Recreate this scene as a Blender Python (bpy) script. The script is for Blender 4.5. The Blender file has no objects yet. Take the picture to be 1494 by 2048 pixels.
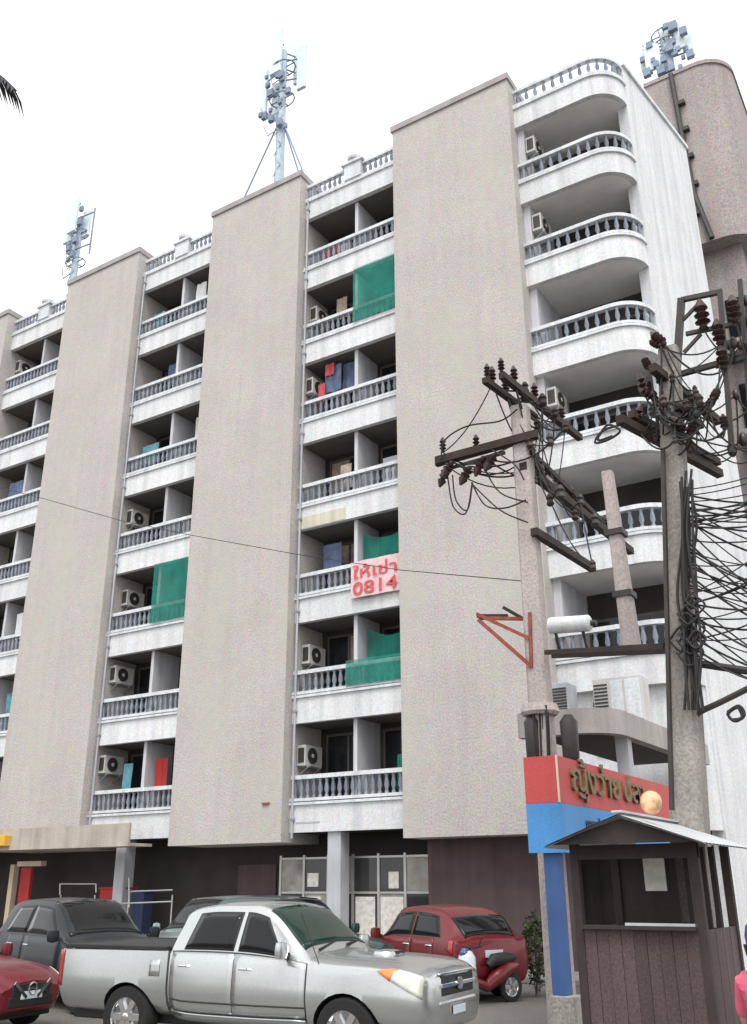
import bpy, bmesh, math, random
from mathutils import Vector, Matrix
R = math.radians
random.seed(7)
sc = bpy.context.scene
col = sc.collection

# ------------------------------------------------------------------ camera
CAM = Vector((1.776, -20.974, 1.928))
cr = Vector((0.8441618, 0.5360683, -0.0046479))
cu = Vector((0.2017971, -0.3097194, 0.9291673))
cw = Vector((-0.4966576, 0.7853055, 0.3696303))
FPX = 1876.25
cd = bpy.data.cameras.new('camera'); cam = bpy.data.objects.new('camera', cd); col.objects.link(cam)
cd.sensor_fit = 'VERTICAL'; cd.sensor_height = 24.0; cd.lens = 24.0 * FPX / 2048
cd.clip_end = 2000; cd.clip_start = 0.05
cam.matrix_world = Matrix(((cr.x, cu.x, -cw.x, CAM.x), (cr.y, cu.y, -cw.y, CAM.y), (cr.z, cu.z, -cw.z, CAM.z), (0, 0, 0, 1)))
sc.camera = cam
def ray(x, y): return cw + cr * ((x - 747) / FPX) - cu * ((y - 1024) / FPX)
def at(x, y, Y):                       # photograph point -> place on the upright plane at depth Y
    d = ray(x, y); return CAM + d * ((Y - CAM.y) / d.y)
def atd(x, y, dep): return CAM + ray(x, y) * dep

# ------------------------------------------------------------------ sky, sun, exposure
world = bpy.data.worlds.new('World'); sc.world = world; world.use_nodes = True
nt = world.node_tree; bg = nt.nodes['Background']
sky = nt.nodes.new('ShaderNodeTexSky'); sky.sky_type = 'NISHITA'; sky.sun_disc = False
SUN_EL, SUN_AZ = R(58), R(148)          # azimuth clockwise from +Y
sky.sun_elevation = SUN_EL; sky.sun_rotation = SUN_AZ
sky.air_density = 1.0; sky.dust_density = 6.0; sky.ozone_density = 1.0
hs = nt.nodes.new('ShaderNodeHueSaturation'); hs.inputs['Saturation'].default_value = 0.10
mx = nt.nodes.new('ShaderNodeMix'); mx.data_type = 'RGBA'; mx.inputs[0].default_value = 0.72
mx.inputs[7].default_value = (9.6, 9.75, 9.9, 1)
nt.links.new(sky.outputs[0], hs.inputs['Color']); nt.links.new(hs.outputs[0], mx.inputs[6])
nt.links.new(mx.outputs[2], bg.inputs['Color']); bg.inputs['Strength'].default_value = 0.11
sl = bpy.data.lights.new('sun', 'SUN'); sun = bpy.data.objects.new('sun', sl); col.objects.link(sun)
sl.energy = 1.1; sl.angle = R(25); sl.color = (1.0, 0.97, 0.93)
sd = Vector((math.sin(SUN_AZ) * math.cos(SUN_EL), math.cos(SUN_AZ) * math.cos(SUN_EL), math.sin(SUN_EL)))
sun.rotation_euler = sd.to_track_quat('Z', 'Y').to_euler(); sun.location = (0, -10, 40)
sc.view_settings.view_transform = 'Standard'; sc.view_settings.look = 'None'
sc.view_settings.gamma = 1.0; sc.view_settings.exposure = 0.75; sc.view_settings.use_curve_mapping = False

# ------------------------------------------------------------------ materials
M = {}
def mat(name, rgb, rough=0.8, metal=0.0, var=0.10, scale=1.5, speck=0.0, speck_scale=38, streak=0.0, bump=0.0,
        spec=0.5, coat=0.0, tint=None, mottle=0.0, orand=0.0, emit=None, alpha=1.0, trans=0.0):
    m = bpy.data.materials.new(name); m.use_nodes = True; M[name] = m
    t = m.node_tree; N = t.nodes; b = N['Principled BSDF']; L = t.links.new
    b.inputs['Roughness'].default_value = rough; b.inputs['Metallic'].default_value = metal
    b.inputs['Specular IOR Level'].default_value = spec; b.inputs['Coat Weight'].default_value = coat
    b.inputs['Alpha'].default_value = alpha; b.inputs['Transmission Weight'].default_value = trans
    tc = N.new('ShaderNodeTexCoord')
    def noise(sc3, detail=4):
        mp = N.new('ShaderNodeMapping'); mp.inputs['Scale'].default_value = sc3; L(tc.outputs['Object'], mp.inputs['Vector'])
        n = N.new('ShaderNodeTexNoise'); n.inputs['Scale'].default_value = 1.0; n.inputs['Detail'].default_value = detail
        L(mp.outputs[0], n.inputs['Vector']); return n.outputs['Fac']
    def rng(src, lo, hi, a=0.3, c=0.7):
        r = N.new('ShaderNodeMapRange'); r.inputs[1].default_value = a; r.inputs[2].default_value = c
        r.inputs[3].default_value = lo; r.inputs[4].default_value = hi; L(src, r.inputs[0]); return r.outputs[0]
    def mul(a, c):
        n = N.new('ShaderNodeMath'); n.operation = 'MULTIPLY'; L(a, n.inputs[0]); L(c, n.inputs[1]); return n.outputs[0]
    f = rng(noise((scale,) * 3), 1 - var, 1 + var)
    if speck:
        sp = noise((speck_scale,) * 3, 2); f = mul(f, rng(sp, 1 - speck, 1 + speck, 0.25, 0.75))
        if bump:
            bp = N.new('ShaderNodeBump'); bp.inputs['Strength'].default_value = bump; bp.inputs['Distance'].default_value = 0.02
            L(sp, bp.inputs['Height']); L(bp.outputs[0], b.inputs['Normal'])
    if streak:
        f = mul(f, rng(noise((3.2, 3.2, 0.16), 6), 1 - streak, 1.0 + streak * 0.2, 0.30, 0.56))
        f = mul(f, rng(noise((14, 14, 0.5), 3), 1 - streak * 0.35, 1.0, 0.3, 0.55))
    if orand:                              # each piece a slightly different shade
        oi = N.new('ShaderNodeObjectInfo'); f = mul(f, rng(oi.outputs['Random'], 1 - orand, 1 + orand, 0.0, 1.0))
    vm = N.new('ShaderNodeVectorMath'); vm.operation = 'SCALE'; vm.inputs[0].default_value = rgb
    L(f, vm.inputs['Scale'])
    outc = vm.outputs[0]
    if tint:
        mi = N.new('ShaderNodeMix'); mi.data_type = 'RGBA'; mi.blend_type = 'MIX'
        L(rng(noise((0.5, 0.5, 0.28), 5), 0, 0.75, 0.48, 0.68), mi.inputs[0]); L(outc, mi.inputs[6])
        mi.inputs[7].default_value = (*tint, 1); outc = mi.outputs[2]
    if mottle:                             # faint coloured aggregate in the render
        nn = N.new('ShaderNodeTexNoise'); nn.inputs['Scale'].default_value = 4.5; nn.inputs['Detail'].default_value = 3; L(tc.outputs['Object'], nn.inputs['Vector'])
        sb = N.new('ShaderNodeVectorMath'); sb.operation = 'SUBTRACT'; L(nn.outputs['Color'], sb.inputs[0]); sb.inputs[1].default_value = (.5, .5, .5)
        ml = N.new('ShaderNodeVectorMath'); ml.operation = 'MULTIPLY_ADD'; L(sb.outputs[0], ml.inputs[0]); ml.inputs[1].default_value = (mottle * 4,) * 3; ml.inputs[2].default_value = (1, 1, 1)
        m2_ = N.new('ShaderNodeVectorMath'); m2_.operation = 'MULTIPLY'; L(ml.outputs[0], m2_.inputs[0]); L(outc, m2_.inputs[1]); outc = m2_.outputs[0]
    L(outc, b.inputs['Base Color'])
    if emit:
        b.inputs['Emission Color'].default_value = (*emit[0], 1); b.inputs['Emission Strength'].default_value = emit[1]
    return m
mat('pier', (0.460, 0.426, 0.410), 0.9, var=0.06, scale=0.5, speck=0.20, speck_scale=19, streak=0.05, bump=0.5, tint=(0.46, 0.44, 0.40), mottle=0.07)
mat('white_wall', (0.66, 0.668, 0.68), 0.85, var=0.04, scale=1.2, speck=0.12, speck_scale=18, streak=0.17, bump=0.2, mottle=0.04, orand=0.04)
mat('white_trim', (0.64, 0.665, 0.69), 0.75, var=0.08, speck=0.16, speck_scale=18, streak=0.18)
mat('baluster', (0.225, 0.25, 0.295), 0.8, var=0.25, scale=5, orand=0.22)
mat('coping', (0.36, 0.33, 0.33), 0.9, var=0.1, speck=0.1, streak=0.12)
mat('yellow_stain', (0.58, 0.55, 0.44), 0.9, var=0.1, streak=0.25)
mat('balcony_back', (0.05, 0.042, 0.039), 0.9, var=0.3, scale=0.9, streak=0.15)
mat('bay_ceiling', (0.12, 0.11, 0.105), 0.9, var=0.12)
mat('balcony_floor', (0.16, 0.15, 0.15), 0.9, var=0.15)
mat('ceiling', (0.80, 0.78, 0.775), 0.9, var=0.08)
mat('partition', (0.55, 0.55, 0.58), 0.85, var=0.06, streak=0.15)
mat('glass', (0.015, 0.017, 0.02), 0.08, var=0.2, spec=0.35)
mat('door_frame', (0.10, 0.085, 0.075), 0.5, var=0.2)
mat('curtain', (0.35, 0.28, 0.24), 0.9, var=0.3, scale=6)
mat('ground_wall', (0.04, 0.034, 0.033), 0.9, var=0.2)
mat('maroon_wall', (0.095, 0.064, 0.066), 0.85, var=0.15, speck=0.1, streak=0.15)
mat('grey_paint', (0.42, 0.43, 0.46), 0.7, var=0.12, streak=0.15)
mat('alu', (0.48, 0.47, 0.46), 0.4, metal=0.5, var=0.1)
mat('paper', (0.66, 0.64, 0.60), 0.9, var=0.2, scale=9)
mat('shop_inside', (0.30, 0.285, 0.26), 0.9, var=0.35, scale=2.2)
mat('asphalt', (0.150, 0.140, 0.128), 0.75, var=0.25, scale=0.35, speck=0.3, speck_scale=26, bump=0.4)
mat('concrete', (0.30, 0.275, 0.255), 0.92, var=0.14, scale=1.6, speck=0.28, speck_scale=30, streak=0.22, bump=0.4)
mat('concrete_pink', (0.40, 0.35, 0.335), 0.92, var=0.10, scale=1.6, speck=0.24, speck_scale=26, streak=0.18, bump=0.3)
mat('green_net', (0.014, 0.25, 0.19), 0.8, var=0.25, scale=2.2, speck=0.3, speck_scale=24, alpha=0.45)
mat('ac_white', (0.55, 0.53, 0.51), 0.6, var=0.1, streak=0.15)
mat('dark_metal', (0.035, 0.03, 0.028), 0.6, var=0.3, scale=6)
mat('brown_wood', (0.034, 0.022, 0.018), 0.85, var=0.3, scale=4, speck=0.2, streak=0.2)
mat('porcelain', (0.035, 0.016, 0.014), 0.4, var=0.2)
mat('red_rust', (0.26, 0.062, 0.04), 0.75, var=0.3, scale=8)
mat('galv', (0.33, 0.35, 0.38), 0.5, metal=0.4, var=0.12)
mat('mast', (0.42, 0.50, 0.58), 0.6, var=0.12, scale=5)  # mast colours lightened to stand in for bleaching by the overexposed sky
mat('antenna', (0.66, 0.74, 0.76), 0.6, var=0.06)  # panels also paled, sky glare put into their base colour
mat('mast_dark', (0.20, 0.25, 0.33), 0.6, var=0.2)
mat('taupe', (0.34, 0.30, 0.29), 0.9, var=0.08, scale=0.4, speck=0.28, speck_scale=14, mottle=0.1, streak=0.10, bump=0.2)
mat('taupe_light', (0.60, 0.58, 0.58), 0.9, var=0.06, scale=0.4, speck=0.1, streak=0.1)
mat('silver', (0.53, 0.55, 0.545), 0.24, metal=0.8, var=0.05, scale=1.2, speck=0.06, speck_scale=60, coat=0.35)
mat('car_red', (0.15, 0.010, 0.015), 0.34, metal=0.1, var=0.08, coat=0.25)
mat('car_maroon', (0.15, 0.013, 0.020), 0.34, metal=0.1, var=0.08, coat=0.25)
mat('car_grey', (0.014, 0.017, 0.021), 0.42, metal=0.0, var=0.1, coat=0.15, spec=0.3)
mat('car_teal', (0.025, 0.06, 0.065), 0.3, metal=0.3, var=0.05, coat=0.6)
mat('car_pale', (0.30, 0.36, 0.37), 0.3, metal=0.4, var=0.05, coat=0.6)
mat('car_glass', (0.009, 0.010, 0.011), 0.06, var=0.1, spec=0.32)
mat('car_glass_green', (0.010, 0.030, 0.022), 0.07, var=0.1, spec=0.35)
mat('black_plastic', (0.018, 0.017, 0.017), 0.6, var=0.2)
mat('tyre', (0.016, 0.015, 0.015), 0.9, var=0.2)
mat('seam', (0.03, 0.03, 0.03), 0.8)
mat('chrome', (0.72, 0.73, 0.74), 0.15, metal=1.0, var=0.02)
mat('headlamp', (0.62, 0.63, 0.56), 0.12, var=0.15, scale=14, spec=0.7, coat=0.8)
mat('amber', (0.72, 0.25, 0.07), 0.2, var=0.15, scale=14, coat=0.6)
mat('tail_red', (0.35, 0.02, 0.02), 0.25, coat=0.5)
mat('plate', (0.60, 0.66, 0.70), 0.5, var=0.1)
mat('sign_red', (0.46, 0.060, 0.058), 0.6, var=0.08, speck=0.12, streak=0.06)
mat('sign_blue', (0.055, 0.235, 0.52), 0.6, var=0.08, speck=0.12, streak=0.06)
mat('dark_blue', (0.018, 0.028, 0.07), 0.8, var=0.2)
mat('blue_paint', (0.035, 0.085, 0.23), 0.7, var=0.2, streak=0.2)
mat('gold', (0.20, 0.145, 0.075), 0.6, metal=0.3, var=0.25, scale=16)
mat('dark_letter', (0.03, 0.035, 0.05), 0.6)
mat('red_letter', (0.60, 0.09, 0.10), 0.7, var=0.15, scale=8)
mat('banner', (0.70, 0.50, 0.51), 0.8, var=0.12, scale=6)
mat('booth_wood', (0.034, 0.024, 0.023), 0.8, var=0.2, scale=3, speck=0.15, streak=0.2)
mat('booth_panel', (0.075, 0.050, 0.048), 0.75, var=0.14, orand=0.22, speck=0.4, speck_scale=45, streak=0.2)
mat('tin', (0.52, 0.53, 0.54), 0.5, metal=0.2, var=0.1, streak=0.15)
mat('lamp_globe', (0.75, 0.46, 0.26), 0.5, var=0.45, scale=11)
mat('tan_awning', (0.42, 0.38, 0.33), 0.85, var=0.12, speck=0.1, streak=0.2)
mat('yellow', (0.68, 0.42, 0.05), 0.6, var=0.1)
mat('cream', (0.58, 0.50, 0.36), 0.8, var=0.2)
mat('red_cloth', (0.42, 0.03, 0.03), 0.8, var=0.2)
mat('cloth_blue', (0.10, 0.13, 0.22), 0.9, var=0.25, scale=5)
mat('cloth_red', (0.48, 0.08, 0.09), 0.9, var=0.25, scale=5)
mat('cloth_teal', (0.10, 0.26, 0.30), 0.9, var=0.25, scale=5)
mat('cloth_white', (0.62, 0.62, 0.64), 0.9, var=0.1, scale=5)
mat('cable', (0.022, 0.020, 0.020), 0.7, var=0.2)
mat('leaf', (0.05, 0.085, 0.03), 0.7, var=0.35, scale=8)
mat('leaf_yellow', (0.14, 0.16, 0.04), 0.7, var=0.3, scale=8)
mat('palm_leaf', (0.022, 0.020, 0.026), 0.7, var=0.3, scale=5)
mat('bark', (0.15, 0.12, 0.10), 0.95, var=0.3, scale=3, speck=0.2)
mat('skin', (0.40, 0.23, 0.16), 0.6, var=0.05)
mat('pink_shirt', (0.62, 0.11, 0.19), 0.85, var=0.2, scale=7)
mat('trousers', (0.24, 0.05, 0.05), 0.9, var=0.3, scale=7)
mat('blue_cap', (0.025, 0.06, 0.19), 0.7, var=0.1)
mat('hair', (0.012, 0.010, 0.010), 0.6)
mat('scooter_white', (0.62, 0.66, 0.74), 0.3, var=0.06, coat=0.5)
mat('scooter_blue', (0.05, 0.10, 0.24), 0.3, coat=0.5)
mat('teal_plastic', (0.02, 0.22, 0.24), 0.4)
mat('canopy', (0.36, 0.33, 0.32), 0.9, var=0.12, speck=0.1, streak=0.25)

# ------------------------------------------------------------------ mesh helpers
class MB:
    def __init__(s): s.v = []; s.f = []
    def quad(s, a, b, c, d):
        i = len(s.v); s.v += [tuple(a), tuple(b), tuple(c), tuple(d)]; s.f.append((i, i + 1, i + 2, i + 3)); return s
    def box(s, x0, x1, y0, y1, z0, z1):
        i = len(s.v)
        s.v += [(x0, y0, z0), (x1, y0, z0), (x1, y1, z0), (x0, y1, z0), (x0, y0, z1), (x1, y0, z1), (x1, y1, z1), (x0, y1, z1)]
        s.f += [tuple(i + k for k in q) for q in ((0, 3, 2, 1), (4, 5, 6, 7), (0, 1, 5, 4), (1, 2, 6, 5), (2, 3, 7, 6), (3, 0, 4, 7))]; return s
    def beam(s, a, b, w, h=None):         # rectangular bar from a to b
        a = Vector(a); b = Vector(b); h = h or w; d = (b - a).normalized()
        up = Vector((0, 0, 1)) if abs(d.z) < 0.95 else Vector((0, 1, 0))
        sx = d.cross(up).normalized() * (w / 2); sz = sx.cross(d).normalized() * (h / 2)
        i = len(s.v)
        for p in (a, b):
            for q in (-sx - sz, sx - sz, sx + sz, -sx + sz): s.v.append(tuple(p + q))
        s.f += [(i, i + 1, i + 2, i + 3), (i + 7, i + 6, i + 5, i + 4)] + [(i + k, i + 4 + k, i + 4 + (k + 1) % 4, i + (k + 1) % 4) for k in range(4)]
        return s
    def tube(s, pts, r, n=8, cap=True):
        pts = [Vector(p) for p in pts]; i0 = len(s.v); rr = r if isinstance(r, (list, tuple)) else [r] * len(pts)
        for k, p in enumerate(pts):
            d = (pts[min(k + 1, len(pts) - 1)] - pts[max(k - 1, 0)])
            d = d.normalized() if d.length > 1e-9 else Vector((0, 0, 1))
            up = Vector((0, 0, 1)) if abs(d.z) < 0.9 else Vector((0, 1, 0))
            a = d.cross(up).normalized(); b = a.cross(d).normalized()
            for j in range(n):
                t = 2 * math.pi * j / n; s.v.append(tuple(p + (a * math.cos(t) + b * math.sin(t)) * rr[k]))
        for k in range(len(pts) - 1):
            for j in range(n):
                s.f.append((i0 + k * n + j, i0 + k * n + (j + 1) % n, i0 + (k + 1) * n + (j + 1) % n, i0 + (k + 1) * n + j))
        if cap:
            s.f.append(tuple(i0 + j for j in reversed(range(n)))); s.f.append(tuple(i0 + (len(pts) - 1) * n + j for j in range(n)))
        return s
    def prism(s, poly, z0, z1):           # poly: list of (x, y), counter-clockwise
        n = len(poly); i = len(s.v)
        s.v += [(x, y, z0) for x, y in poly] + [(x, y, z1) for x, y in poly]
        s.f.append(tuple(i + k for k in reversed(range(n)))); s.f.append(tuple(i + n + k for k in range(n)))
        s.f += [(i + k, i + (k + 1) % n, i + n + (k + 1) % n, i + n + k) for k in range(n)]; return s
    def strip(s, path, off, z0, z1):      # a band standing on a plan path, thickness off towards the left of travel
        n = len(path); i = len(s.v); inn = []
        for k in range(n):
            a = Vector(path[max(k - 1, 0)]); b = Vector(path[min(k + 1, n - 1)]); d = (b - a).normalized()
            inn.append((path[k][0] - d.y * off, path[k][1] + d.x * off))
        for k in range(n):
            for (x, y) in (path[k], inn[k]):
                s.v += [(x, y, z0), (x, y, z1)]
        for k in range(n - 1):
            a = i + 4 * k; b = a + 4
            s.f += [(a, b, b + 1, a + 1), (a + 1, b + 1, b + 3, a + 3), (a + 3, b + 3, b + 2, a + 2), (a + 2, b + 2, b, a)]
        s.f += [(i, i + 1, i + 3, i + 2), (i + 4 * n - 4, i + 4 * n - 2, i + 4 * n - 1, i + 4 * n - 3)]; return s
    def lathe(s, prof, c=(0, 0, 0), n=8):
        i0 = len(s.v); c = Vector(c)
        for (r, z) in prof:
            for j in range(n):
                t = 2 * math.pi * (j + 0.5) / n; s.v.append((c.x + r * math.cos(t), c.y + r * math.sin(t), c.z + z))
        for k in range(len(prof) - 1):
            for j in range(n):
                s.f.append((i0 + k * n + j, i0 + k * n + (j + 1) % n, i0 + (k + 1) * n + (j + 1) % n, i0 + (k + 1) * n + j))
        s.f.append(tuple(i0 + j for j in reversed(range(n)))); s.f.append(tuple(i0 + (len(prof) - 1) * n + j for j in range(n))); return s
    def disc_x(s, c, r, w, n=20):         # cylinder lying along y
        return s.tube([(c[0], c[1] - w / 2, c[2]), (c[0], c[1] + w / 2, c[2])], r, n)
    def mesh(s, name, m, smooth=False):
        me = bpy.data.meshes.new(name); me.from_pydata(s.v, [], s.f); me.update()
        if m: me.materials.append(M[m])
        if smooth:
            me.polygons.foreach_set('use_smooth', [True] * len(me.polygons)); me.set_sharp_from_angle(angle=R(40))
        return me
    def build(s, name, m, parent=None, smooth=False, bevel=0):
        o = bpy.data.objects.new(name, s.mesh(name, m, smooth)); col.objects.link(o)
        if parent is not None:
            o.parent = parent
            if parent.get('_w'): o.location = -parent.location
        if bevel:
            b = o.modifiers.new('bevel', 'BEVEL'); b.width = bevel; b.segments = 2; b.limit_method = 'ANGLE'
        return o
def tag(o, label, cat, group=None):
    o['label'] = label; o['category'] = cat
    if group: o['group'] = group
    return o
def struct(o): o['kind'] = 'structure'; return o
def empty(name, loc, label, cat, group=None, world_children=False, rz=0.0):
    o = bpy.data.objects.new(name, None); col.objects.link(o); o.location = loc; o.rotation_euler = (0, 0, rz)
    o.empty_display_size = 0.3
    if world_children: o['_w'] = 1
    return tag(o, label, cat, group)
def inst(name, mesh, parent, loc, rz=0.0):
    o = bpy.data.objects.new(name, mesh); col.objects.link(o); o.parent = parent; o.location = loc; o.rotation_euler = (0, 0, rz); return o
def text_mesh(body, size, extrude, name, m):
    cu_ = bpy.data.curves.new(name, 'FONT'); cu_.body = body; cu_.size = size; cu_.extrude = extrude
    cu_.align_x = 'LEFT'; cu_.resolution_u = 3; cu_.offset = size * 0.012
    o = bpy.data.objects.new(name, cu_); col.objects.link(o); bpy.context.view_layer.update()
    me = bpy.data.meshes.new_from_object(o.evaluated_get(bpy.context.evaluated_depsgraph_get()))
    bpy.data.objects.remove(o); bpy.data.curves.remove(cu_); me.name = name
    me.materials.clear(); me.materials.append(M[m]); return me

# ------------------------------------------------------------------ ground
b = MB(); n = 40
b.quad((-300, -300, 0), (300, -300, 0), (300, 300, 0), (-300, 300, 0))
struct(b.build('ground', 'asphalt'))
b = MB(); b.box(-40, -3.4, -0.9, 6, 0.0, 0.13)
struct(b.build('pavement', 'concrete', bevel=0.02))

# ------------------------------------------------------------------ apartment building
H = 2.9; Z0 = 3.25; ZB = 3.0; ZT = 25.44; S = 0.37; BACK = 1.75
PIERS = [(-34.40, -30.30), (-26.48, -22.36), (-18.54, -14.46), (-10.67, -6.51)]
BAYS = [(-30.30, -26.48), (-22.36, -18.54), (-14.46, -10.67)]
bd = empty('apartment_building', (-14, 0, 0), 'seven storey white apartment block with tall taupe piers and balcony stacks', 'building', world_children=True)
for (a, c) in PIERS:
    p = MB().box(a, c, 0, 2.0, ZB, ZT - 0.22).build('pier', 'pier', bd)
    MB().box(a - 0.05, c + 0.05, -0.06, 2.05, ZT - 0.22, ZT).build('pier_coping', 'coping', p)
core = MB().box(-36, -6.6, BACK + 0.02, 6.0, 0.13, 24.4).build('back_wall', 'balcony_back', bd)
# baluster meshes shared by every rail
bal_prof = [(0.055, 0), (0.055, 0.045), (0.032, 0.10), (0.066, 0.20), (0.058, 0.29), (0.034, 0.42), (0.052, 0.46), (0.052, 0.50)]
BAL = MB().lathe(bal_prof, n=6).mesh('baluster', 'baluster', True)
far_bal = MB()
def balustrade(path, zb, individual, gap, post=None, zrail=0.50):
    """plinth mouldings + handrail along a plan path, with turned balusters between"""
    m = MB(); m.strip(path, 0.16, zb + zrail, zb + zrail + 0.11)
    o = m.build('balustrade', 'white_trim', bd)
    q = MB(); q.strip([(x, y - 0.035) for x, y in path] if len(path) == 2 else path_off(path, 0.035), 0.2, zb - 0.08, zb - 0.002); q.build('moulding', 'white_trim', o)
    q = MB(); q.strip([(x, y - 0.06) for x, y in path] if len(path) == 2 else path_off(path, 0.06), 0.2, zb - 0.178, zb - 0.11); q.build('moulding', 'white_trim', o)
    # positions along the path
    seg = []; tot = 0
    for k in range(len(path) - 1):
        l = (Vector(path[k + 1]) - Vector(path[k])).length; seg.append((tot, l, k)); tot += l
    nb = int(tot / gap)
    for j in range(nb):
        d = (j + 0.5) * tot / nb
        for (t0, l, k) in seg:
            if t0 <= d <= t0 + l + 1e-6:
                a = Vector(path[k]); c = Vector(path[k + 1]); dr = (c - a).normalized()
                pnt = a + dr * (d - t0) + Vector((-dr.y, dr.x)) * 0.08; break
        if post and abs(pnt.x - post) < 0.42: continue
        if individual: inst('baluster', BAL, o, (pnt.x, pnt.y, zb))
        else: far_bal.lathe([(r, z) for r, z in bal_prof], (pnt.x, pnt.y, zb), 5)
    return o
def path_off(path, d):
    n = len(path); out = []
    for k in range(n):
        a = Vector(path[max(k - 1, 0)]); c = Vector(path[min(k + 1, n - 1)]); dr = (c - a).normalized()
        out.append((path[k][0] + dr.y * d, path[k][1] - dr.x * d))
    return out
rnd = random.Random(3)
for bi, (a, c) in enumerate(BAYS):
    mid = (a + c) / 2 + 0.10
    for k in range(1, 9):
        zf = Z0 + (k - 1) * H
        # spandrel
        MB().box(a, c, S, S + 0.16, zf, zf + 0.70).build('spandrel', 'white_wall', bd)
        if k == 8:
            MB().box(a, c, S + 0.16, 6.0, zf + 0.3, zf + 0.5).build('roof_slab', 'ceiling', bd)
            MB().box(a, c, S + 0.16, BACK, zf + 0.002, zf + 0.12).build('balcony_ceiling', 'bay_ceiling', bd)
            balustrade([(a, S), (c, S)], zf + 0.88, bi == 2, 0.21, post=mid)
            pz = zf + 0.88
            pd = MB().box(mid - 0.34, mid + 0.34, S - 0.08, S + 0.24, pz, pz + 0.62).build('parapet_pedestal', 'white_trim', bd)
            MB().box(mid - 0.44, mid + 0.44, S - 0.14, S + 0.30, pz + 0.62, pz + 0.72).build('pedestal_cap', 'white_trim', pd)
            MB().lathe([(0.10, 0.72), (0.26, 0.80), (0.28, 0.90), (0.20, 0.95)], (mid, S + 0.08, pz), 10).build('urn', 'white_trim', pd, True)
            continue
        balustrade([(a, S), (c, S)], zf + 0.88, bi == 2, 0.21)
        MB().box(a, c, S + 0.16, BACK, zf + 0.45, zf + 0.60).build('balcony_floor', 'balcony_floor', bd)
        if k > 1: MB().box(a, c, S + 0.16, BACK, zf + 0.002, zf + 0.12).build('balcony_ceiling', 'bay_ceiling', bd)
        MB().box(mid - 0.06, mid + 0.06, S + 0.20, BACK, zf + 0.60, zf + H).build('partition', 'partition', bd)
        for (xa, xb) in ((a + 0.25, mid - 0.2), (mid + 0.2, c - 0.25)):
            zd = zf + 0.62; zt = zd + 2.05
            d = MB()
            for (x0, x1) in ((xa, xa + 0.06), (xb - 0.06, xb), ((xa + xb) / 2 - 0.03, (xa + xb) / 2 + 0.03)): d.box(x0, x1, BACK - 0.07, BACK + 0.015, zd, zt)
            d.box(xa - 0.002, xb + 0.002, BACK - 0.072, BACK + 0.015, zt, zt + 0.07)
            dr = d.build('balcony_door', 'door_frame', bd)
            xm = (xa + xb) / 2
            for (x0, x1) in ((xa + 0.06, xm - 0.03), (xm + 0.03, xb - 0.06)):
                cur = rnd.random() < 0.3
                MB().box(x0, x1, BACK - 0.03, BACK - 0.01, zd, zt).build('curtained_pane' if cur else 'pane', 'curtain' if cur else 'glass', dr)
# yellowed rendering under the fourth-storey balcony of the near bay
MB().box(-14.44, -12.7, S - 0.012, S, Z0 + 3 * H + 0.02, Z0 + 3 * H + 0.40).build('render_patch', 'yellow_stain', bd)

q_ = at(532, 1607, -.01); MB().box(q_.x - .12, q_.x + .12, -.05, -.001, q_.z - .025, q_.z + .025).build('rusty_stub', 'red_rust', bd)
q_ = at(612, 1645, S - .01); MB().box(q_.x - .35, q_.x + .45, S - .008, S - .001, q_.z - .02, q_.z + .02).build('mould_line', 'grey_paint', bd)
# --- corner wing with rounded balconies
XE, RC = -3.30, 0.95
arc = [(XE - RC + RC * math.sin(t), S + RC - RC * math.cos(t)) for t in [R(90) * i / 10 for i in range(11)]]
wpath = [(-6.51, S)] + arc
FAR = (-2.60, 5.9)
poly_slab = wpath + [(XE, 2.6), (-6.51, 2.6)]
for k in range(1, 9):
    zf = Z0 + (k - 1) * H
    if k == 1: continue
    MB().strip(wpath, 0.16, zf, zf + 0.70).build('spandrel', 'white_wall', bd)
    ins = path_off(wpath, -0.155) + [(XE - 0.16, 2.6), (-6.51, 2.6)]
    MB().prism(ins, zf + 0.003, zf + 0.16).build('balcony_ceiling', 'ceiling', bd)
    if k < 8: MB().prism(ins, zf + 0.45, zf + 0.60).build('balcony_floor', 'balcony_floor', bd)
    balustrade(wpath, zf + 0.88, True, 0.27)
    if k == 8: MB().prism([(-6.6, 2.4), (XE - 0.2, 2.4), (FAR[0] - 0.2, FAR[1]), (-6.6, FAR[1])], zf + 0.3, zf + 0.5).build('roof_slab', 'ceiling', bd)
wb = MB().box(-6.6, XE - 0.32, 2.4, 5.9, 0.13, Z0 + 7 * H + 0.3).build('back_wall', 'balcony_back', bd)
for k in range(2, 8):
    zf = Z0 + (k - 1) * H
    w = MB().box(-6.3, -3.75, 2.33, 2.41, zf + 0.6, zf + 2.2).build('balcony_window', 'door_frame', bd)
    for j in range(3):
        x0 = -6.22 + j * 0.82; MB().box(x0, x0 + 0.76, 2.315, 2.35, zf + 0.68, zf + 2.12).build('pane', 'glass', w)
    MB().box(-6.509, -6.30, 0.55, 2.4, zf + 0.602, zf + H).build('return_wall', 'partition', bd)
# side wall of the wing
sw = [(XE - 0.32, S + RC + 0.12), (XE, S + RC), FAR, (FAR[0] - 0.3, FAR[1])]
side = MB().prism(sw, 0.13, Z0 + 7 * H + 1.55).build('side_wall', 'white_wall', bd)
ca = [(XE - 0.34, S + RC - 0.02), (XE + 0.07, S + RC - 0.02), (FAR[0] + 0.07, FAR[1] + 0.05), (FAR[0] - 0.34, FAR[1] + 0.05)]
MB().prism(ca, Z0 + 7 * H + 1.55, Z0 + 7 * H + 1.70).build('side_coping', 'white_trim', side)
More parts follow.
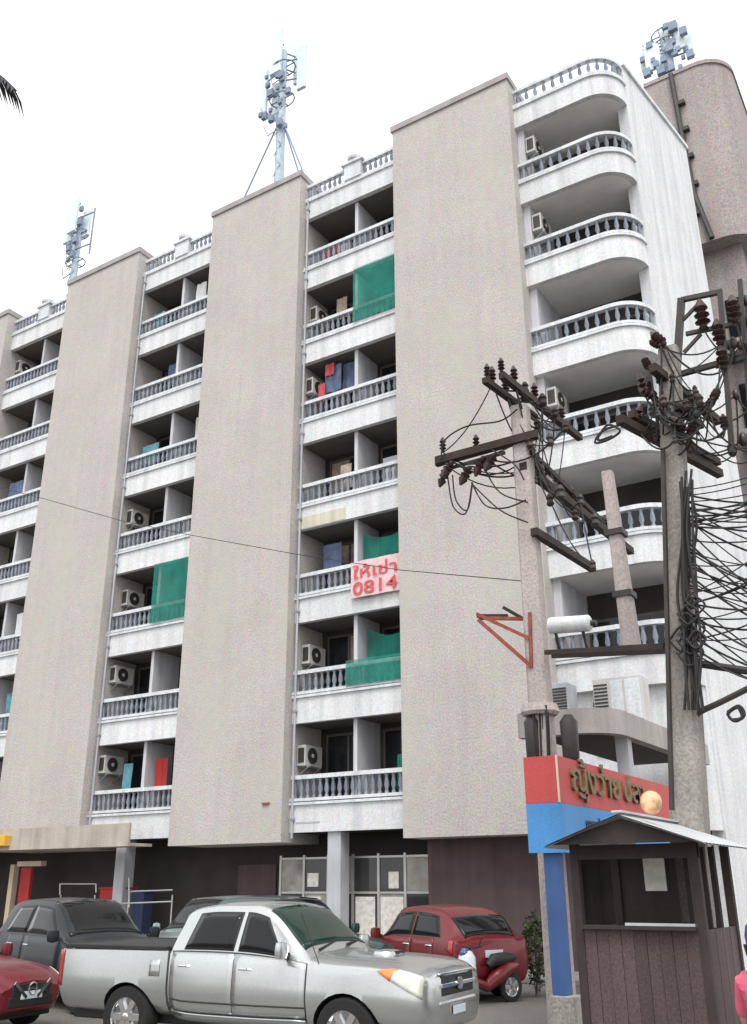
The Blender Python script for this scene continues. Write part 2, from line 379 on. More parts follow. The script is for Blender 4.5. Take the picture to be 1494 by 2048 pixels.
# storey 1 of the wing: flat wall with louvred windows over a rounded canopy
ws = [(x, y + 0.25) for x, y in wpath]
MB().strip(ws, 0.18, ZB, Z0 + H).build('lower_wall', 'white_wall', bd)
def louver_window(xc, z0, z1, w, nl=9):
    f = MB()
    y = S + 0.25
    for (x0, x1) in ((xc - w / 2 - 0.05, xc - w / 2), (xc + w / 2, xc + w / 2 + 0.05)): f.box(x0, x1, y - 0.05, y + 0.02, z0, z1)
    f.box(xc - w / 2 - 0.05, xc + w / 2 + 0.05, y - 0.06, y + 0.02, z0 - 0.05, z0); f.box(xc - w / 2 - 0.05, xc + w / 2 + 0.05, y - 0.06, y + 0.02, z1, z1 + 0.05)
    o = f.build('louvre_window', 'door_frame', bd)
    MB().box(xc - w / 2, xc + w / 2, y - 0.012, y - 0.004, z0, z1).build('backing', 'glass', o)
    sl = MB().box(-w / 2, w / 2, -0.004, 0.004, -0.05, 0.05).mesh('louvre', 'galv')
    for j in range(nl):
        q = inst('louvre', sl, o, (xc, y - 0.035, z0 + (j + 0.5) * (z1 - z0) / nl)); q.rotation_euler = (R(35), 0, 0)
wa = at(1118, 1370, S + .25); wb_ = at(1202, 1362, S + .25)
louver_window(wa.x, 4.75, 5.85, 0.40); louver_window(wb_.x, 4.75, 5.85, 0.36)
# rounded canopy slab reaching out over the forecourt
CY = -5.6; ck = at(1112, 1420, CY); cx1 = ck.x + .95; cz1 = ck.z; cz0 = cz1 - 0.42
rc = 0.75
cxl = at(1034, 1425, CY).x
cpth = [(cxl, CY)] + [(cx1 - rc + rc * math.sin(t), CY + rc - rc * math.cos(t)) for t in [R(90) * i / 10 for i in range(11)]] + [(cx1 + .1, 0.35)]
can = MB().strip(cpth, 0.2, cz0, cz1).build('canopy', 'canopy', bd)
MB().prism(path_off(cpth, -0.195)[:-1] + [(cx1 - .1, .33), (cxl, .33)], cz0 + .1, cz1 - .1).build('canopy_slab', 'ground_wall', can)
MB().box(cx1 - .30, cx1 - .08, -4.6, -4.38, 0, cz0 + .1).build('canopy_post', 'grey_paint', can)
MB().box(-6.45, -4.6, .2, .36, 3.72, 3.86).build('white_beam', 'white_trim', can)

# --- ground floor: columns, beams, shopfront
for (x, w, m) in ((-20.9, 0.42, 'grey_paint'), (-13.05, 0.42, 'grey_paint'), (-28.5, 0.42, 'grey_paint')):
    cl = MB().box(x - w / 2, x + w / 2, 0.45, 0.45 + w, 0.13, ZB + 0.25).build('column', m, bd, bevel=0.02)
    MB().box(x - w / 2 - 0.05, x + w / 2 + 0.05, 0.40, 0.50 + w, 0.13, 0.35).build('column_base', m, cl)
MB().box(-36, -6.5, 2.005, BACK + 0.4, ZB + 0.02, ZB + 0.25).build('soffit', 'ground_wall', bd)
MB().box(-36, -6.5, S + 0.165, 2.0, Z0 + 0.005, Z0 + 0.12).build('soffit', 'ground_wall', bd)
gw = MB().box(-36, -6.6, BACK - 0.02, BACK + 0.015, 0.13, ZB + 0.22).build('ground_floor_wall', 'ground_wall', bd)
MB().box(-10.5, -6.62, 0.9, 1.05, 0.13, ZB).build('ground_floor_wall', 'maroon_wall', bd)
MB().box(-17.3, -15.9, BACK - 0.06, BACK - 0.022, 0.13, 2.5).build('shop_door', 'maroon_wall', bd)
# shopfront
sf = MB()
xs = [-15.3, -14.5, -13.7, -12.9, -12.1, -11.3, -10.5]
SY = 1.15
for x in xs: sf.box(x - 0.035, x + 0.035, SY - 0.04, SY + 0.04, 0.13, ZB - 0.3)
for j in range(6):
    for z in (0.5, 1.75, ZB - 0.38): sf.box(xs[j] + 0.035, xs[j + 1] - 0.035, SY - 0.03, SY + 0.03, z - 0.025, z + 0.025)
sfo = sf.build('shopfront', 'alu', bd)
mat('shop_glass', (0.045, 0.045, 0.045), 0.06, var=0.2, spec=0.5)
for j in range(6):
    for (z0, z1) in ((0.525, 1.725), (1.775, ZB - 0.405)):
        MB().box(xs[j] + 0.035, xs[j + 1] - 0.035, SY - 0.006, SY + 0.006, z0, z1).build('pane', 'shop_inside' if (j * 7 + int(z1) * 3) % 5 < 2 else 'shop_glass', sfo)
for (j, dx, z, w, h) in ((0, .2, 1.2, .34, .42), (1, .1, .75, .5, .5), (1, .12, 1.9, .36, .34), (1, .1, 1.35, .46, .3), (2, .1, .9, .55, .6), (2, .15, 1.85, .4, .2), (3, .08, .6, .6, 1.05), (4, .05, .6, .68, 1.05), (4, .3, 1.85, .3, .4), (5, .12, .65, .5, .5), (0, .1, .6, .5, .45)):
    MB().box(xs[j] + dx, xs[j] + dx + w, SY - 0.02, SY - 0.009, z, z + h).build('paper_notice', 'paper', sfo)
fb = far_bal.build('balusters', 'baluster', bd, True); fb['kind'] = 'stuff'

# ------------------------------------------------------------------ tower block behind
tw = empty('taupe_tower', (-2, 9, 0), 'taupe tower block rising behind the rounded white balconies', 'building', world_children=True)
TX0, TX1, TY, TZ = -4.3, -1.15, 9.0, 31.45
zl = at(1462, 468, TY).z
rt = 1.25
tp = [(TX0, TY)] + [(TX1 - rt + rt * math.sin(t), TY + rt - rt * math.cos(t)) for t in [R(90) * i / 14 for i in range(15)]] + [(TX1, TY + 8), (TX0, TY + 8)]
up = MB().prism(tp, zl, TZ).build('tower_shaft', 'taupe', tw, True)
MB().prism([(x + (.05 if x > -2 else 0), y - (.05 if y < 10 else 0)) for x, y in tp], TZ, TZ + .18).build('parapet', 'taupe', up)
MB().box(TX0, TX1 - .75, TY + .7, TY + 8, 0, zl - .002).build('lower_shaft', 'taupe', tw)
for z in (19.2, 15.8, 12.4, 9.0):
    lg = MB().box(TX1 - 1.7, TX1 + .5, TY - 0.1, TY + 0.698, z - 0.5, z).build('tower_balcony', 'taupe', tw)
    MB().box(TX1 - 1.6, TX1 - .9, TY + .62, TY + .697, z + 0.3, z + 2.0).build('window', 'glass', lg)
MB().tube([(-3.2, TY - 0.12, TZ), (-3.15, TY - 0.12, 28.5), (-3.05, TY - 0.12, 25.5), (-2.7, TY - 0.14, zl)], 0.10, 7).build('cable_riser', 'dark_metal', tw)
for z in (24.6, 25.9, 27.2, 28.5, 29.8): MB().box(-3.25, -2.85, TY - .2, TY - .002, z, z + .16).build('riser_clamp', 'dark_metal', tw)

# ------------------------------------------------------------------ rooftop masts
def mast(base, top, label, panels, dark, guys=(), box=()):
    base = Vector(base); top = Vector(top)
    e = empty('antenna_mast', base, label, 'antenna', 'rooftop antenna masts', True)
    h = top.z - base.z
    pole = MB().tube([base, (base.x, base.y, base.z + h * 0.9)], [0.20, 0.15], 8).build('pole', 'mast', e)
    lat = MB()
    for j in range(int(h * 0.6 / 0.5)):
        z = base.z + 0.25 + j * 0.5; s = 0.17 if j % 2 else -0.17
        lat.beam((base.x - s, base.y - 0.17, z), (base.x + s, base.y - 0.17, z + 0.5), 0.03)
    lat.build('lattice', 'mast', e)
    for (dx, dy, z, ln, w) in panels:
        x, y = base.x + dx, base.y + dy
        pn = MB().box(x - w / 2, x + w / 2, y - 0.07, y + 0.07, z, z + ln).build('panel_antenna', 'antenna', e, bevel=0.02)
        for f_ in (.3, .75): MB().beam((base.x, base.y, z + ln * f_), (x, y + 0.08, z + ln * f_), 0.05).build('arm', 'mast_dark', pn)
    rr = random.Random(int(abs(base.x) * 10))
    rq = random.Random(int(abs(base.x) * 7))
    for (dx, dy, z, s) in [(a_, b_, c_, d_ * .62) for a_, b_, c_, d_ in dark] + [(a_ + rq.uniform(-.4, .4), b_ + rq.uniform(-.1, .2), c_ + rq.uniform(-.5, .6), d_ * rq.uniform(.3, .5)) for a_, b_, c_, d_ in dark for _ in range(2)]:
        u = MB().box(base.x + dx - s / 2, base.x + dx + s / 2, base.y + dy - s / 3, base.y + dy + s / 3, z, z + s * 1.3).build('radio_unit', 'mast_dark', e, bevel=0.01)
    cab = MB()
    for j in range(7):
        z = rr.uniform(base.z + h * 0.45, base.z + h * 0.75); dx = rr.uniform(-0.9, 0.5)
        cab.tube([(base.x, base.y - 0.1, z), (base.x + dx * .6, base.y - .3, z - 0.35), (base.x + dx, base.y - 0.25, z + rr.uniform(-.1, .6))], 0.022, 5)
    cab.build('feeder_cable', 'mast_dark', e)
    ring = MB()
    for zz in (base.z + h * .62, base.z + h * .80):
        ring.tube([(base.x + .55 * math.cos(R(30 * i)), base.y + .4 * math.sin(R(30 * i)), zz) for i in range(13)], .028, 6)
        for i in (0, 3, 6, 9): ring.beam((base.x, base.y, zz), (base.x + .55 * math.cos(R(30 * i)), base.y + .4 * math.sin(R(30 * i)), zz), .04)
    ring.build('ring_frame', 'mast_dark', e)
    for g in guys: MB().tube([(base.x, base.y, base.z + h * 0.52), g], 0.035, 6).build('guy_wire', 'mast_dark', e)
    if box:
        f = MB()
        (x0, z0), (x1, z1) = box; y = base.y - 0.15
        for z in (z0, z1): f.beam((base.x, y, z), (x1, y, z - 0.12), 0.05)
        f.beam((x1, y, z0 - 0.7), (x1, y, z1 + 0.1), 0.06); f.build('outrigger', 'mast_dark', e)
roofB = (-16.6, 1.4, 25.44)
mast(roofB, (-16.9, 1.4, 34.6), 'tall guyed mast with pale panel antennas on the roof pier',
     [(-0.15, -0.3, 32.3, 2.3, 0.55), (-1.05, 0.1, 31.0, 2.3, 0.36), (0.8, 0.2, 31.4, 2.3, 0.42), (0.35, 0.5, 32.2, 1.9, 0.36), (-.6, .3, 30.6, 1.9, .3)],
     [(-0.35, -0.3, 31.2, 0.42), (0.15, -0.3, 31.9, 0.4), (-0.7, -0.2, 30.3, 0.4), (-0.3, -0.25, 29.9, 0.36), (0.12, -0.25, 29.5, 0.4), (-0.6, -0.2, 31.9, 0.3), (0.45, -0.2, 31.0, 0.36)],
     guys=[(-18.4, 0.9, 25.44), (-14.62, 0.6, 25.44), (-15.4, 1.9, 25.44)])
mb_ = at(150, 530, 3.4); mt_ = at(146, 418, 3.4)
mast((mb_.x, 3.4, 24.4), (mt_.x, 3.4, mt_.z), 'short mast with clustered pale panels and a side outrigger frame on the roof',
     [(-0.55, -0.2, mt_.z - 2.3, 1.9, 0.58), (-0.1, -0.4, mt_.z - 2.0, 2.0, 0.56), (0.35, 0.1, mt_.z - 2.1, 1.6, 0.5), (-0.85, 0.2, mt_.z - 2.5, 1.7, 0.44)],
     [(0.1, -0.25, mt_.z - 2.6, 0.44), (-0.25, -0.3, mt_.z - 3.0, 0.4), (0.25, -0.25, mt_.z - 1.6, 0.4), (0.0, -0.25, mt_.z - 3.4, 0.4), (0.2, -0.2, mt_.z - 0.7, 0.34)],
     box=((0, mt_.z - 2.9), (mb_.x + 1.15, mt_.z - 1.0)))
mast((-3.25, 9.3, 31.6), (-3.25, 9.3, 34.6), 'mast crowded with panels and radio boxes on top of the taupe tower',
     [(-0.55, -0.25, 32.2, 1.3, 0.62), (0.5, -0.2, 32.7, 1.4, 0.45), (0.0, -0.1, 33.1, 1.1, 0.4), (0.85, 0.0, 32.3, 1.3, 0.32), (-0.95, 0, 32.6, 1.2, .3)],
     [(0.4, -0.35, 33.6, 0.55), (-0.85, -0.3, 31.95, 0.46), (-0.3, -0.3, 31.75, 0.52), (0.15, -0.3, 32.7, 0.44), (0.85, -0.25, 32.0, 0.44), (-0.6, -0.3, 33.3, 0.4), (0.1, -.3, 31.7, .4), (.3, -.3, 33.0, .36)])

# ------------------------------------------------------------------ air conditioners, nets, washing
AC = {}
def ac_meshes():
    AC['casing'] = MB().box(-0.14, 0.14, -0.40, 0.40, 0, 0.56).mesh('casing', 'ac_white')
    AC['grille'] = MB().tube([(0.142, -0.08, 0.28), (0.165, -0.08, 0.28)], 0.22, 16).mesh('fan_grille', 'dark_metal', True)
    AC['hub'] = MB().tube([(0.165, -0.08, 0.28), (0.18, -0.08, 0.28)], 0.06, 8).mesh('fan_hub', 'ac_white')
    AC['grille_n'] = MB().box(-0.10, 0.10, -0.415, -0.401, 0.08, 0.48).mesh('side_vent', 'dark_metal')
    bk = MB()
    bk.beam((-0.15, -.32, -0.02), (-0.15, .32, -0.02), 0.03)
    for y in (-0.28, 0.28): bk.beam((-0.16, y, -0.02), (0.2, y, -0.02), 0.035); bk.beam((-0.15, y, -0.25), (0.16, y, -0.03), 0.03)
    AC['bracket'] = bk.mesh('bracket', 'galv')
ac_meshes()
def ac_unit(x, y, z, label, flip=False):
    e = empty('air_conditioner', (x, y, z), label, 'air conditioner', 'condenser units on the balconies', rz=math.pi if flip else 0)
    c = inst('casing', AC['casing'], e, (0, 0, 0))
    g = inst('fan_grille', AC['grille'], e, (0, 0, 0)); inst('fan_hub', AC['hub'], g, (0, 0, 0))
    inst('side_vent', AC['grille_n'], e, (0, 0, 0)); inst('bracket', AC['bracket'], e, (0, 0, 0))
ORD = {1: 'first', 2: 'second', 3: 'third', 4: 'fourth', 5: 'fifth', 6: 'sixth', 7: 'top'}
BN = {0: 'bay beyond the thin-mast pier', 1: 'bay between the two mast piers', 2: 'bay with the red banner'}
for bi, k in ((2, 1), (2, 2), (2, 5), (2, 6), (1, 1), (1, 2), (1, 3), (1, 4), (0, 7), (0, 3)):
    a, c = BAYS[bi]; zf = Z0 + (k - 1) * H
    ac_unit(a + 0.17, 1.02 + rnd.uniform(-.12, .2), zf + rnd.uniform(1.75, 2.1), f'grey condenser unit, {ORD[k]} balcony row, {BN[bi]}')
ac_unit(-10.84, 0.98, Z0 + 2.05, 'pale condenser unit on the banner bay, lowest balcony, by the wider pier', True)
ac_unit(-10.84, 0.98, Z0 + 3 * H + 2.05, 'pale condenser unit above the balcony over the banner, by the wider pier', True)
for k in (7, 6, 4): ac_unit(-6.13, 0.95, Z0 + (k - 1) * H + 1.95, f'condenser unit on the {ORD[k]} rounded corner balcony')

def canopy_unit(px0, px1, Yu, hgt, dep, pale, label):
    x0, x1 = at(px0, 1405, Yu).x, at(px1, 1405, Yu).x
    e = empty('rooftop_unit', ((x0 + x1) / 2, Yu, cz1), label, 'air conditioner', 'large units on the canopy', world_children=True)
    MB().box(x0, x1, Yu, Yu + dep, cz1 + .06, cz1 + hgt).build('casing', 'ac_white' if pale else 'grey_paint', e, bevel=.012)
    for xx in (x0 + .04, x1 - .08): MB().box(xx, xx + .04, Yu + .02, Yu + dep - .02, cz1, cz1 + .059).build('foot', 'dark_metal', e)
    sx0, sx1 = (x0 + .02, x0 + (x1 - x0) * .30) if pale else (x0 + .03, x1 - .03)
    n_ = 11
    for j in range(n_):
        z = cz1 + .12 + j * (hgt - .2) / n_; MB().box(sx0, sx1, Yu - .012, Yu - .001, z, z + .035).build('vent_slat', 'dark_metal', e)
    if pale:
        for (f0, f1) in ((.36, .62), (.66, .97)): MB().box(x0 + (x1 - x0) * f0, x0 + (x1 - x0) * f1, Yu - .014, Yu - .001, cz1 + .12, cz1 + hgt - .07).build('access_panel', 'white_trim', e, bevel=.006)
    MB().tube([(x1 - .1, Yu + dep, cz1 + .2), (x1 - .1, Yu + dep + .3, cz1 + .12), (x1 - .1, .5, cz1 + .12)], .03, 7).build('refrigerant_pipe', 'cable', e)
canopy_unit(1098, 1137, -3.9, .82, .5, False, 'dark slatted box unit on the canopy behind the pinkish pole')
canopy_unit(1188, 1286, -3.2, .95, .5, True, 'pale panelled box unit with dark slats standing on the canopy')

def sheet(name, x0, x1, y, z0, z1, m, amp, label, cat, group=None, seed=0, nx=14, nz=10, sag=0.0):
    r = random.Random(seed); mb = MB(); ph = [r.uniform(0, 6.28) for _ in range(4)]
    for side in (0, 0.012):
        i0 = len(mb.v)
        for i in range(nx + 1):
            for j in range(nz + 1):
                u, v = i / nx, j / nz
                yy = y + side + amp * (math.sin(u * 9 + ph[0]) * (1 - 0.5 * v) + 0.5 * math.sin(u * 21 + ph[1] + v * 2) + 0.3 * math.sin(v * 7 + ph[2]))
                zz = z0 + (z1 - z0) * v - sag * math.sin(math.pi * u) * (v)
                mb.v.append((x0 + (x1 - x0) * u, yy, zz))
        for i in range(nx):
            for j in range(nz):
                p = i0 + i * (nz + 1) + j; mb.f.append((p, p + nz + 1, p + nz + 2, p + 1))
    return tag(mb.build(name, m, None, True), label, cat, group)
def mids(bi): a, c = BAYS[bi]; return (a + c) / 2 + 0.10
NG = 'green shade nets on the balconies'
zf = lambda k: Z0 + (k - 1) * H
sheet('shade_net', mids(2) + 0.05, -10.75, S - 0.09, zf(6) + 0.86, zf(7) - 0.02, 'green_net', 0.012, 'green shade net on the sixth balcony of the banner bay', 'shade net', NG, 1)
sheet('shade_net', mids(2) + 0.05, -10.75, S + 0.5, zf(3) + 0.9, zf(4) - 0.35, 'green_net', 0.03, 'green shade net hanging just above the red banner', 'shade net', NG, 2, sag=0.25)
sheet('shade_net', mids(2) + 0.12, -10.75, S + 0.62, zf(2) + 1.0, zf(3) - 0.30, 'green_net', 0.04, 'green net drawn across the balcony below the red banner', 'shade net', NG, 3, sag=0.3)
sheet('shade_net', mids(2) - 0.15, -10.72, S - 0.09, zf(2) + 0.84, zf(2) + 1.55, 'green_net', 0.008, 'low green net strip tied over the balusters below the red banner', 'shade net', NG, 4)
sheet('shade_net', mids(1) + 0.02, -18.6, S - 0.09, zf(3) + 0.84, zf(4) - 0.02, 'green_net', 0.012, 'green shade net on the third balcony between the two mast piers', 'shade net', NG, 5)
# washing
def cloth(x, y, z, w, h, m, label, seed):
    return sheet('hanging_cloth', x - w / 2, x + w / 2, y, z - h, z, m, 0.03, label, 'laundry', 'washing on the balconies', seed, 6, 6)
cloth(-13.45, 0.72, zf(5) + 2.72, 0.62, 0.95, 'cloth_blue', 'dark blue garment drying on the fifth balcony of the banner bay', 11)
cloth(-13.55, 0.66, zf(5) + 2.78, 0.34, 0.42, 'cloth_red', 'red cloth pegged over the dark blue garment', 12)
cloth(-13.82, 0.60, zf(5) + 2.1, 0.26, 0.75, 'cloth_red', 'red towel hung low beside the dark blue garment', 13)
cloth(-12.95, 0.9, zf(5) + 2.75, 0.5, 0.9, 'cloth_blue', 'dark shirt drying next to the white partition on the fifth balcony', 14)
cloth(-13.5, 0.62, zf(7) + 1.5, 0.7, 0.45, 'cloth_red', 'red cloth behind the top balcony rail of the banner bay', 15)
cloth(-21.5, 0.72, zf(5) + 2.0, 0.8, 0.8, 'cloth_teal', 'teal washing on the fifth balcony between the mast piers', 16)
cloth(-21.7, 0.72, zf(7) + 1.9, 0.6, 0.7, 'cloth_teal', 'teal washing on the top balcony between the mast piers', 17)
cloth(-21.2, 0.72, zf(1) + 2.3, 0.4, 0.9, 'cloth_teal', 'narrow teal cloth on the lowest balcony between the mast piers', 18)
cloth(-29.0, 0.72, zf(5) + 2.3, 0.8, 1.0, 'cloth_blue', 'blue washing on the fifth balcony beyond the thin-mast pier', 19)
cloth(-27.3, 0.72, zf(2) + 2.3, 0.8, 1.1, 'cloth_teal', 'teal sheet on the second balcony beyond the thin-mast pier', 20)
cloth(-27.5, 0.72, zf(3) + 2.4, 0.6, 1.0, 'cloth_white', 'white washing on the third balcony beyond the thin-mast pier', 21)
cloth(-12.95, 0.75, zf(4) + 2.0, 0.4, 0.8, 'curtain', 'brown cloth on the fourth balcony of the banner bay', 22)
cloth(-11.1, 0.9, zf(1) + 1.9, 0.5, 0.9, 'green_net', 'green cloth on the lowest balcony of the banner bay', 23)

cloth(-19.6, 0.75, zf(7) + 2.5, 0.45, 0.75, 'cloth_white', 'white shirt on the top balcony between the mast piers', 24)
cloth(-19.3, 0.9, zf(5) + 2.6, 0.5, 0.9, 'cloth_white', 'pale towel by the pier on the fifth balcony between the mast piers', 25)
cloth(-13.3, 0.95, zf(6) + 2.5, 0.4, 0.8, 'curtain', 'brown shirt near the condenser on the sixth balcony of the banner bay', 26)
cloth(-20.9, 0.95, zf(6) + 2.4, 0.5, 0.8, 'cloth_blue', 'blue shirt on the sixth balcony between the mast piers', 27)
cloth(-13.6, 1.0, zf(3) + 2.5, 0.7, 0.9, 'cloth_blue', 'dark cloth on the open half of the banner balcony', 28)
cloth(-19.9, 0.9, zf(1) + 2.4, 0.5, 1.0, 'red_cloth', 'dark red cloth on the lowest balcony between the mast piers', 29)
def cabinet(x, z, w, h, m, label):
    e = empty('balcony_cabinet', (x, 1.4, z), label, 'cabinet', 'cabinets on the balconies', world_children=True)
    MB().box(x - w / 2, x + w / 2, 1.2, 1.6, z, z + h).build('carcass', m, e, bevel=.01)
    for s_ in (-1, 1): MB().box(x + (0.004 if s_ > 0 else -w / 2 + .02), x + (w / 2 - .02 if s_ > 0 else -.004), 1.183, 1.199, z + .04, z + h - .03).build('cabinet_door', m, e)
cabinet(-11.5, zf(4) + .60, .8, 1.5, 'partition', 'pale cabinet on the balcony over the banner')
cabinet(-19.7, zf(4) + .60, .7, 1.3, 'curtain', 'brown cabinet on the fourth balcony between the mast piers')
cabinet(-13.6, zf(7) + .60, .7, 1.6, 'partition', 'pale cabinet on the top balcony of the banner bay')
for (x, k) in ((-14.38, 'bay with the red banner'), (-22.28, 'bay between the two mast piers')):
    e = empty('drain_pipe', (x, .47, Z0), f'slim grey drain pipe running up the corner of the {k}', 'pipe', 'drain pipes on the facade', world_children=True)
    MB().tube([(x + .05, S - .07, ZB + .1), (x + .05, S - .07, 24.3)], .035, 8).build('pipe', 'grey_paint', e)
    for j in range(8): MB().box(x - .005, x + .105, S - .115, S - .002, Z0 + .3 + j * H, Z0 + .36 + j * H).build('pipe_clip', 'galv', e)

# banner
bn = empty('rental_banner', (-11.6, S - 0.12, zf(3) + 0.6), 'white and red lettered banner hung over a balcony rail', 'banner', world_children=True)
bx0, bx1, bz0, bz1 = -12.42, -10.82, zf(3) + 0.40, zf(3) + 1.47
mb = MB(); 
for j in range(9):
    u0 = bx0 + (bx1 - bx0) * j / 8
    if j < 8:
        u1 = bx0 + (bx1 - bx0) * (j + 1) / 8
        ya = S - 0.12 + 0.015 * math.sin(j * 1.9); yb = S - 0.12 + 0.015 * math.sin((j + 1) * 1.9)
        mb.quad((u0, ya, bz0), (u1, yb, bz0), (u1, yb, bz1), (u0, ya, bz1))
        mb.quad((u0, ya + .01, bz0), (u0, ya + .01, bz1), (u1, yb + .01, bz1), (u1, yb + .01, bz0))
mb.build('banner_sheet', 'banner', bn)
for (body, z, sz) in (('ให้เช่า', bz0 + 0.56, 0.46), ('0814', bz0 + 0.08, 0.52)):
    me = text_mesh(body, sz, 0.002, 'lettering', 'red_letter')
    xs_ = [v.co.x for v in me.vertices]; ww = max(xs_) - min(xs_)
    o = inst('lettering', me, bn, Vector((bx0 + 0.07, S - 0.15, z)) - bn.location); o.rotation_euler = (R(90), 0, 0); o.scale = ((bx1 - bx0 - 0.14) / ww, 1, 1)
MB().tube([(bx1 + 0.05, S - 0.1, bz1 - 0.5), (bx1 + 0.06, S - 0.12, bz1 - 0.05)], 0.05, 6).build('tie_bundle', 'dark_metal', bn)

# ------------------------------------------------------------------ street-side things near the building
aw = empty('tan_awning', (-24, -0.8, 2.9), 'flat tan awning panel under the balconies by the yellow sign', 'awning', world_children=True)
pA = at(266, 1646, -0.5); pB = at(266, 1690, -0.5)
MB().prism([(-33, -0.55), (pA.x, -0.55), (pA.x, 0.33), (-33, 0.33)], pB.z - 0.02, pB.z + 0.06).build('awning_deck', 'tan_awning', aw)
MB().box(-33, pA.x, -0.62, -0.55, pB.z - 0.03, pA.z).build('awning_fascia', 'tan_awning', aw)
ys = empty('yellow_sign', (-24.9, -0.75, 2.9), 'small yellow sign box fixed to the tan awning', 'sign', world_children=True)
q0 = at(-25, 1672, -0.75); q1 = at(13, 1692, -0.75)
MB().box(q0.x, q1.x, -0.85, -0.625, q1.z, q0.z).build('sign_box', 'yellow', ys, bevel=0.015)
MB().box(q0.x + .03, q1.x - .03, -0.86, -0.851, q1.z + .03, q0.z - .03).build('sign_face', 'yellow', ys)
def upright(name, x0, y0, x1, y1, Y, th, m, label, cat, parts=None):
    a = at(x0, y1, Y); c = at(x1, y0, Y)
    return a, c
rp = empty('standing_board', (-20, -0.2, 0), 'dark red upright panel with a cream header inside the left arcade', 'panel', world_children=True)
a = at(35, 1800, 0.6); c = at(63, 1735, 0.6)
MB().box(a.x, c.x, 0.6, 0.7, 0.13, c.z).build('board', 'red_cloth', rp)
d0 = at(36, 1733, 0.55); d1 = at(85, 1722, 0.55)
MB().box(d0.x, d1.x, 0.5, 0.72, d0.z, d1.z).build('header', 'cream', rp)
MB().box(a.x - 0.5, a.x - 0.3, 0.55, 0.75, 0.13, c.z + 0.1).build('post', 'cream', rp)
rk = empty('display_rack', (-21, 0.3, 0.13), 'white rail rack in the dark arcade beside the grey column', 'rack', world_children=True)
for (x0, y0, x1, y1) in ((120, 1768, 192, 1768), (120, 1790, 120, 1768), (192, 1768, 192, 1785), (258, 1755, 258, 1815), (245, 1807, 345, 1803), (262, 1783, 345, 1780)):
    MB().tube([at(x0, y0, 0.2), at(x1, y1, 0.2)], 0.022, 6).build('rail', 'alu', rk)
for x in (122, 190, 258, 345):
    t = at(x, 1790, 0.2); MB().tube([(t.x, 0.2, 0.13), t], 0.02, 6).build('leg', 'alu', rk)
for (x0, x1, y0, y1, m, lb) in ((198, 252, 1778, 1800, 'red_cloth', 'red crate standing by the rail rack in the arcade'), (262, 288, 1783, 1806, 'dark_blue', 'blue crate between the rail rack and the grey column')):
    a = at(x0, y1, 0.6); c = at(x1, y0, 0.6)
    e = empty('storage_box', ((a.x + c.x) / 2, 0.8, 0.13), lb, 'box', 'boxes in the arcade', world_children=True)
    MB().box(a.x, c.x, 0.6, 1.0, 0.13, c.z).build('box_body', m, e, bevel=0.02)
    MB().box(a.x - 0.03, c.x + 0.03, 0.57, 1.03, c.z, c.z + 0.05).build('box_lid', m, e)
bc = MB(); a = at(1030, 1915, 1.0); c = at(1096, 1932, 1.0)
kb = empty('blue_kerb', (a.x, 0.8, 0), 'low blue painted kerb at the maroon wall', 'kerb', world_children=True)
MB().box(a.x, c.x, -1.6, -1.3, 0.0, 0.16).build('kerb_block', 'blue_paint', kb, bevel=0.02)
MB().box(a.x, c.x, -1.29, -0.91, 0.0, 0.10).build('kerb_step', 'blue_paint', kb)

# ------------------------------------------------------------------ utility poles and their hardware
def hit_z(x, y, z): d = ray(x, y); return CAM + d * ((z - CAM.z) / d.z)
def arm_pts(x0, y0, x1, y1, Y):            # a level arm seen from (x0,y0), standing at depth Y, to (x1,y1)
    a = at(x0, y0, Y); return a, hit_z(x1, y1, a.z)
INS = [(0.02, 0), (0.035, 0.02), (0.02, 0.05), (0.06, 0.07), (0.025, 0.10), (0.06, 0.13), (0.025, 0.16), (0.055, 0.19), (0.03, 0.24), (0.015, 0.27)]
INSM = MB().lathe(INS, n=8).mesh('insulator', 'porcelain', True)
HW = {}
def insulator(parent, p, rx=0.0, ry=0.0, s=1.0):
    HW.setdefault(parent.name, []).append(Vector(p))
    o = inst('insulator', INSM, parent, Vector(p) - parent.location); o.rotation_euler = (rx, ry, 0); o.scale = (s, s, s); return o
def catenary(a, c, sag, n=14):
    a = Vector(a); c = Vector(c); return [a.lerp(c, i / n) - Vector((0, 0, 4 * sag * (i / n) * (1 - i / n))) for i in range(n + 1)]
Y1 = -7.5
t1 = at(1040, 815, Y1); m1 = at(1088, 1500, Y1); k = (m1.x - t1.x) / (m1.z - t1.z); g1 = Vector((m1.x - k * m1.z, Y1, 0))
P1 = empty('utility_pole', (g1.x, Y1, 0), 'pinkish concrete utility pole with slanting crossarms rising behind the red and blue sign', 'utility pole', world_children=True)
def tapered(mb, base, top, w0, w1):
    i = len(mb.v); ch = 0.28
    for (p, w) in ((base, w0), (top, w1)):
        h = w / 2; c = h * ch
        for (x, y) in ((-h + c, -h), (h - c, -h), (h, -h + c), (h, h - c), (h - c, h), (-h + c, h), (-h, h - c), (-h, -h + c)): mb.v.append((p[0] + x, p[1] + y, p[2]))
    mb.f += [tuple(i + j for j in reversed(range(8))), tuple(i + 8 + j for j in range(8))] + [(i + j, i + (j + 1) % 8, i + 8 + (j + 1) % 8, i + 8 + j) for j in range(8)]
    return mb
tapered(MB(), g1, t1, 0.34, 0.28).build('pole_shaft', 'concrete_pink', P1)
arms = []
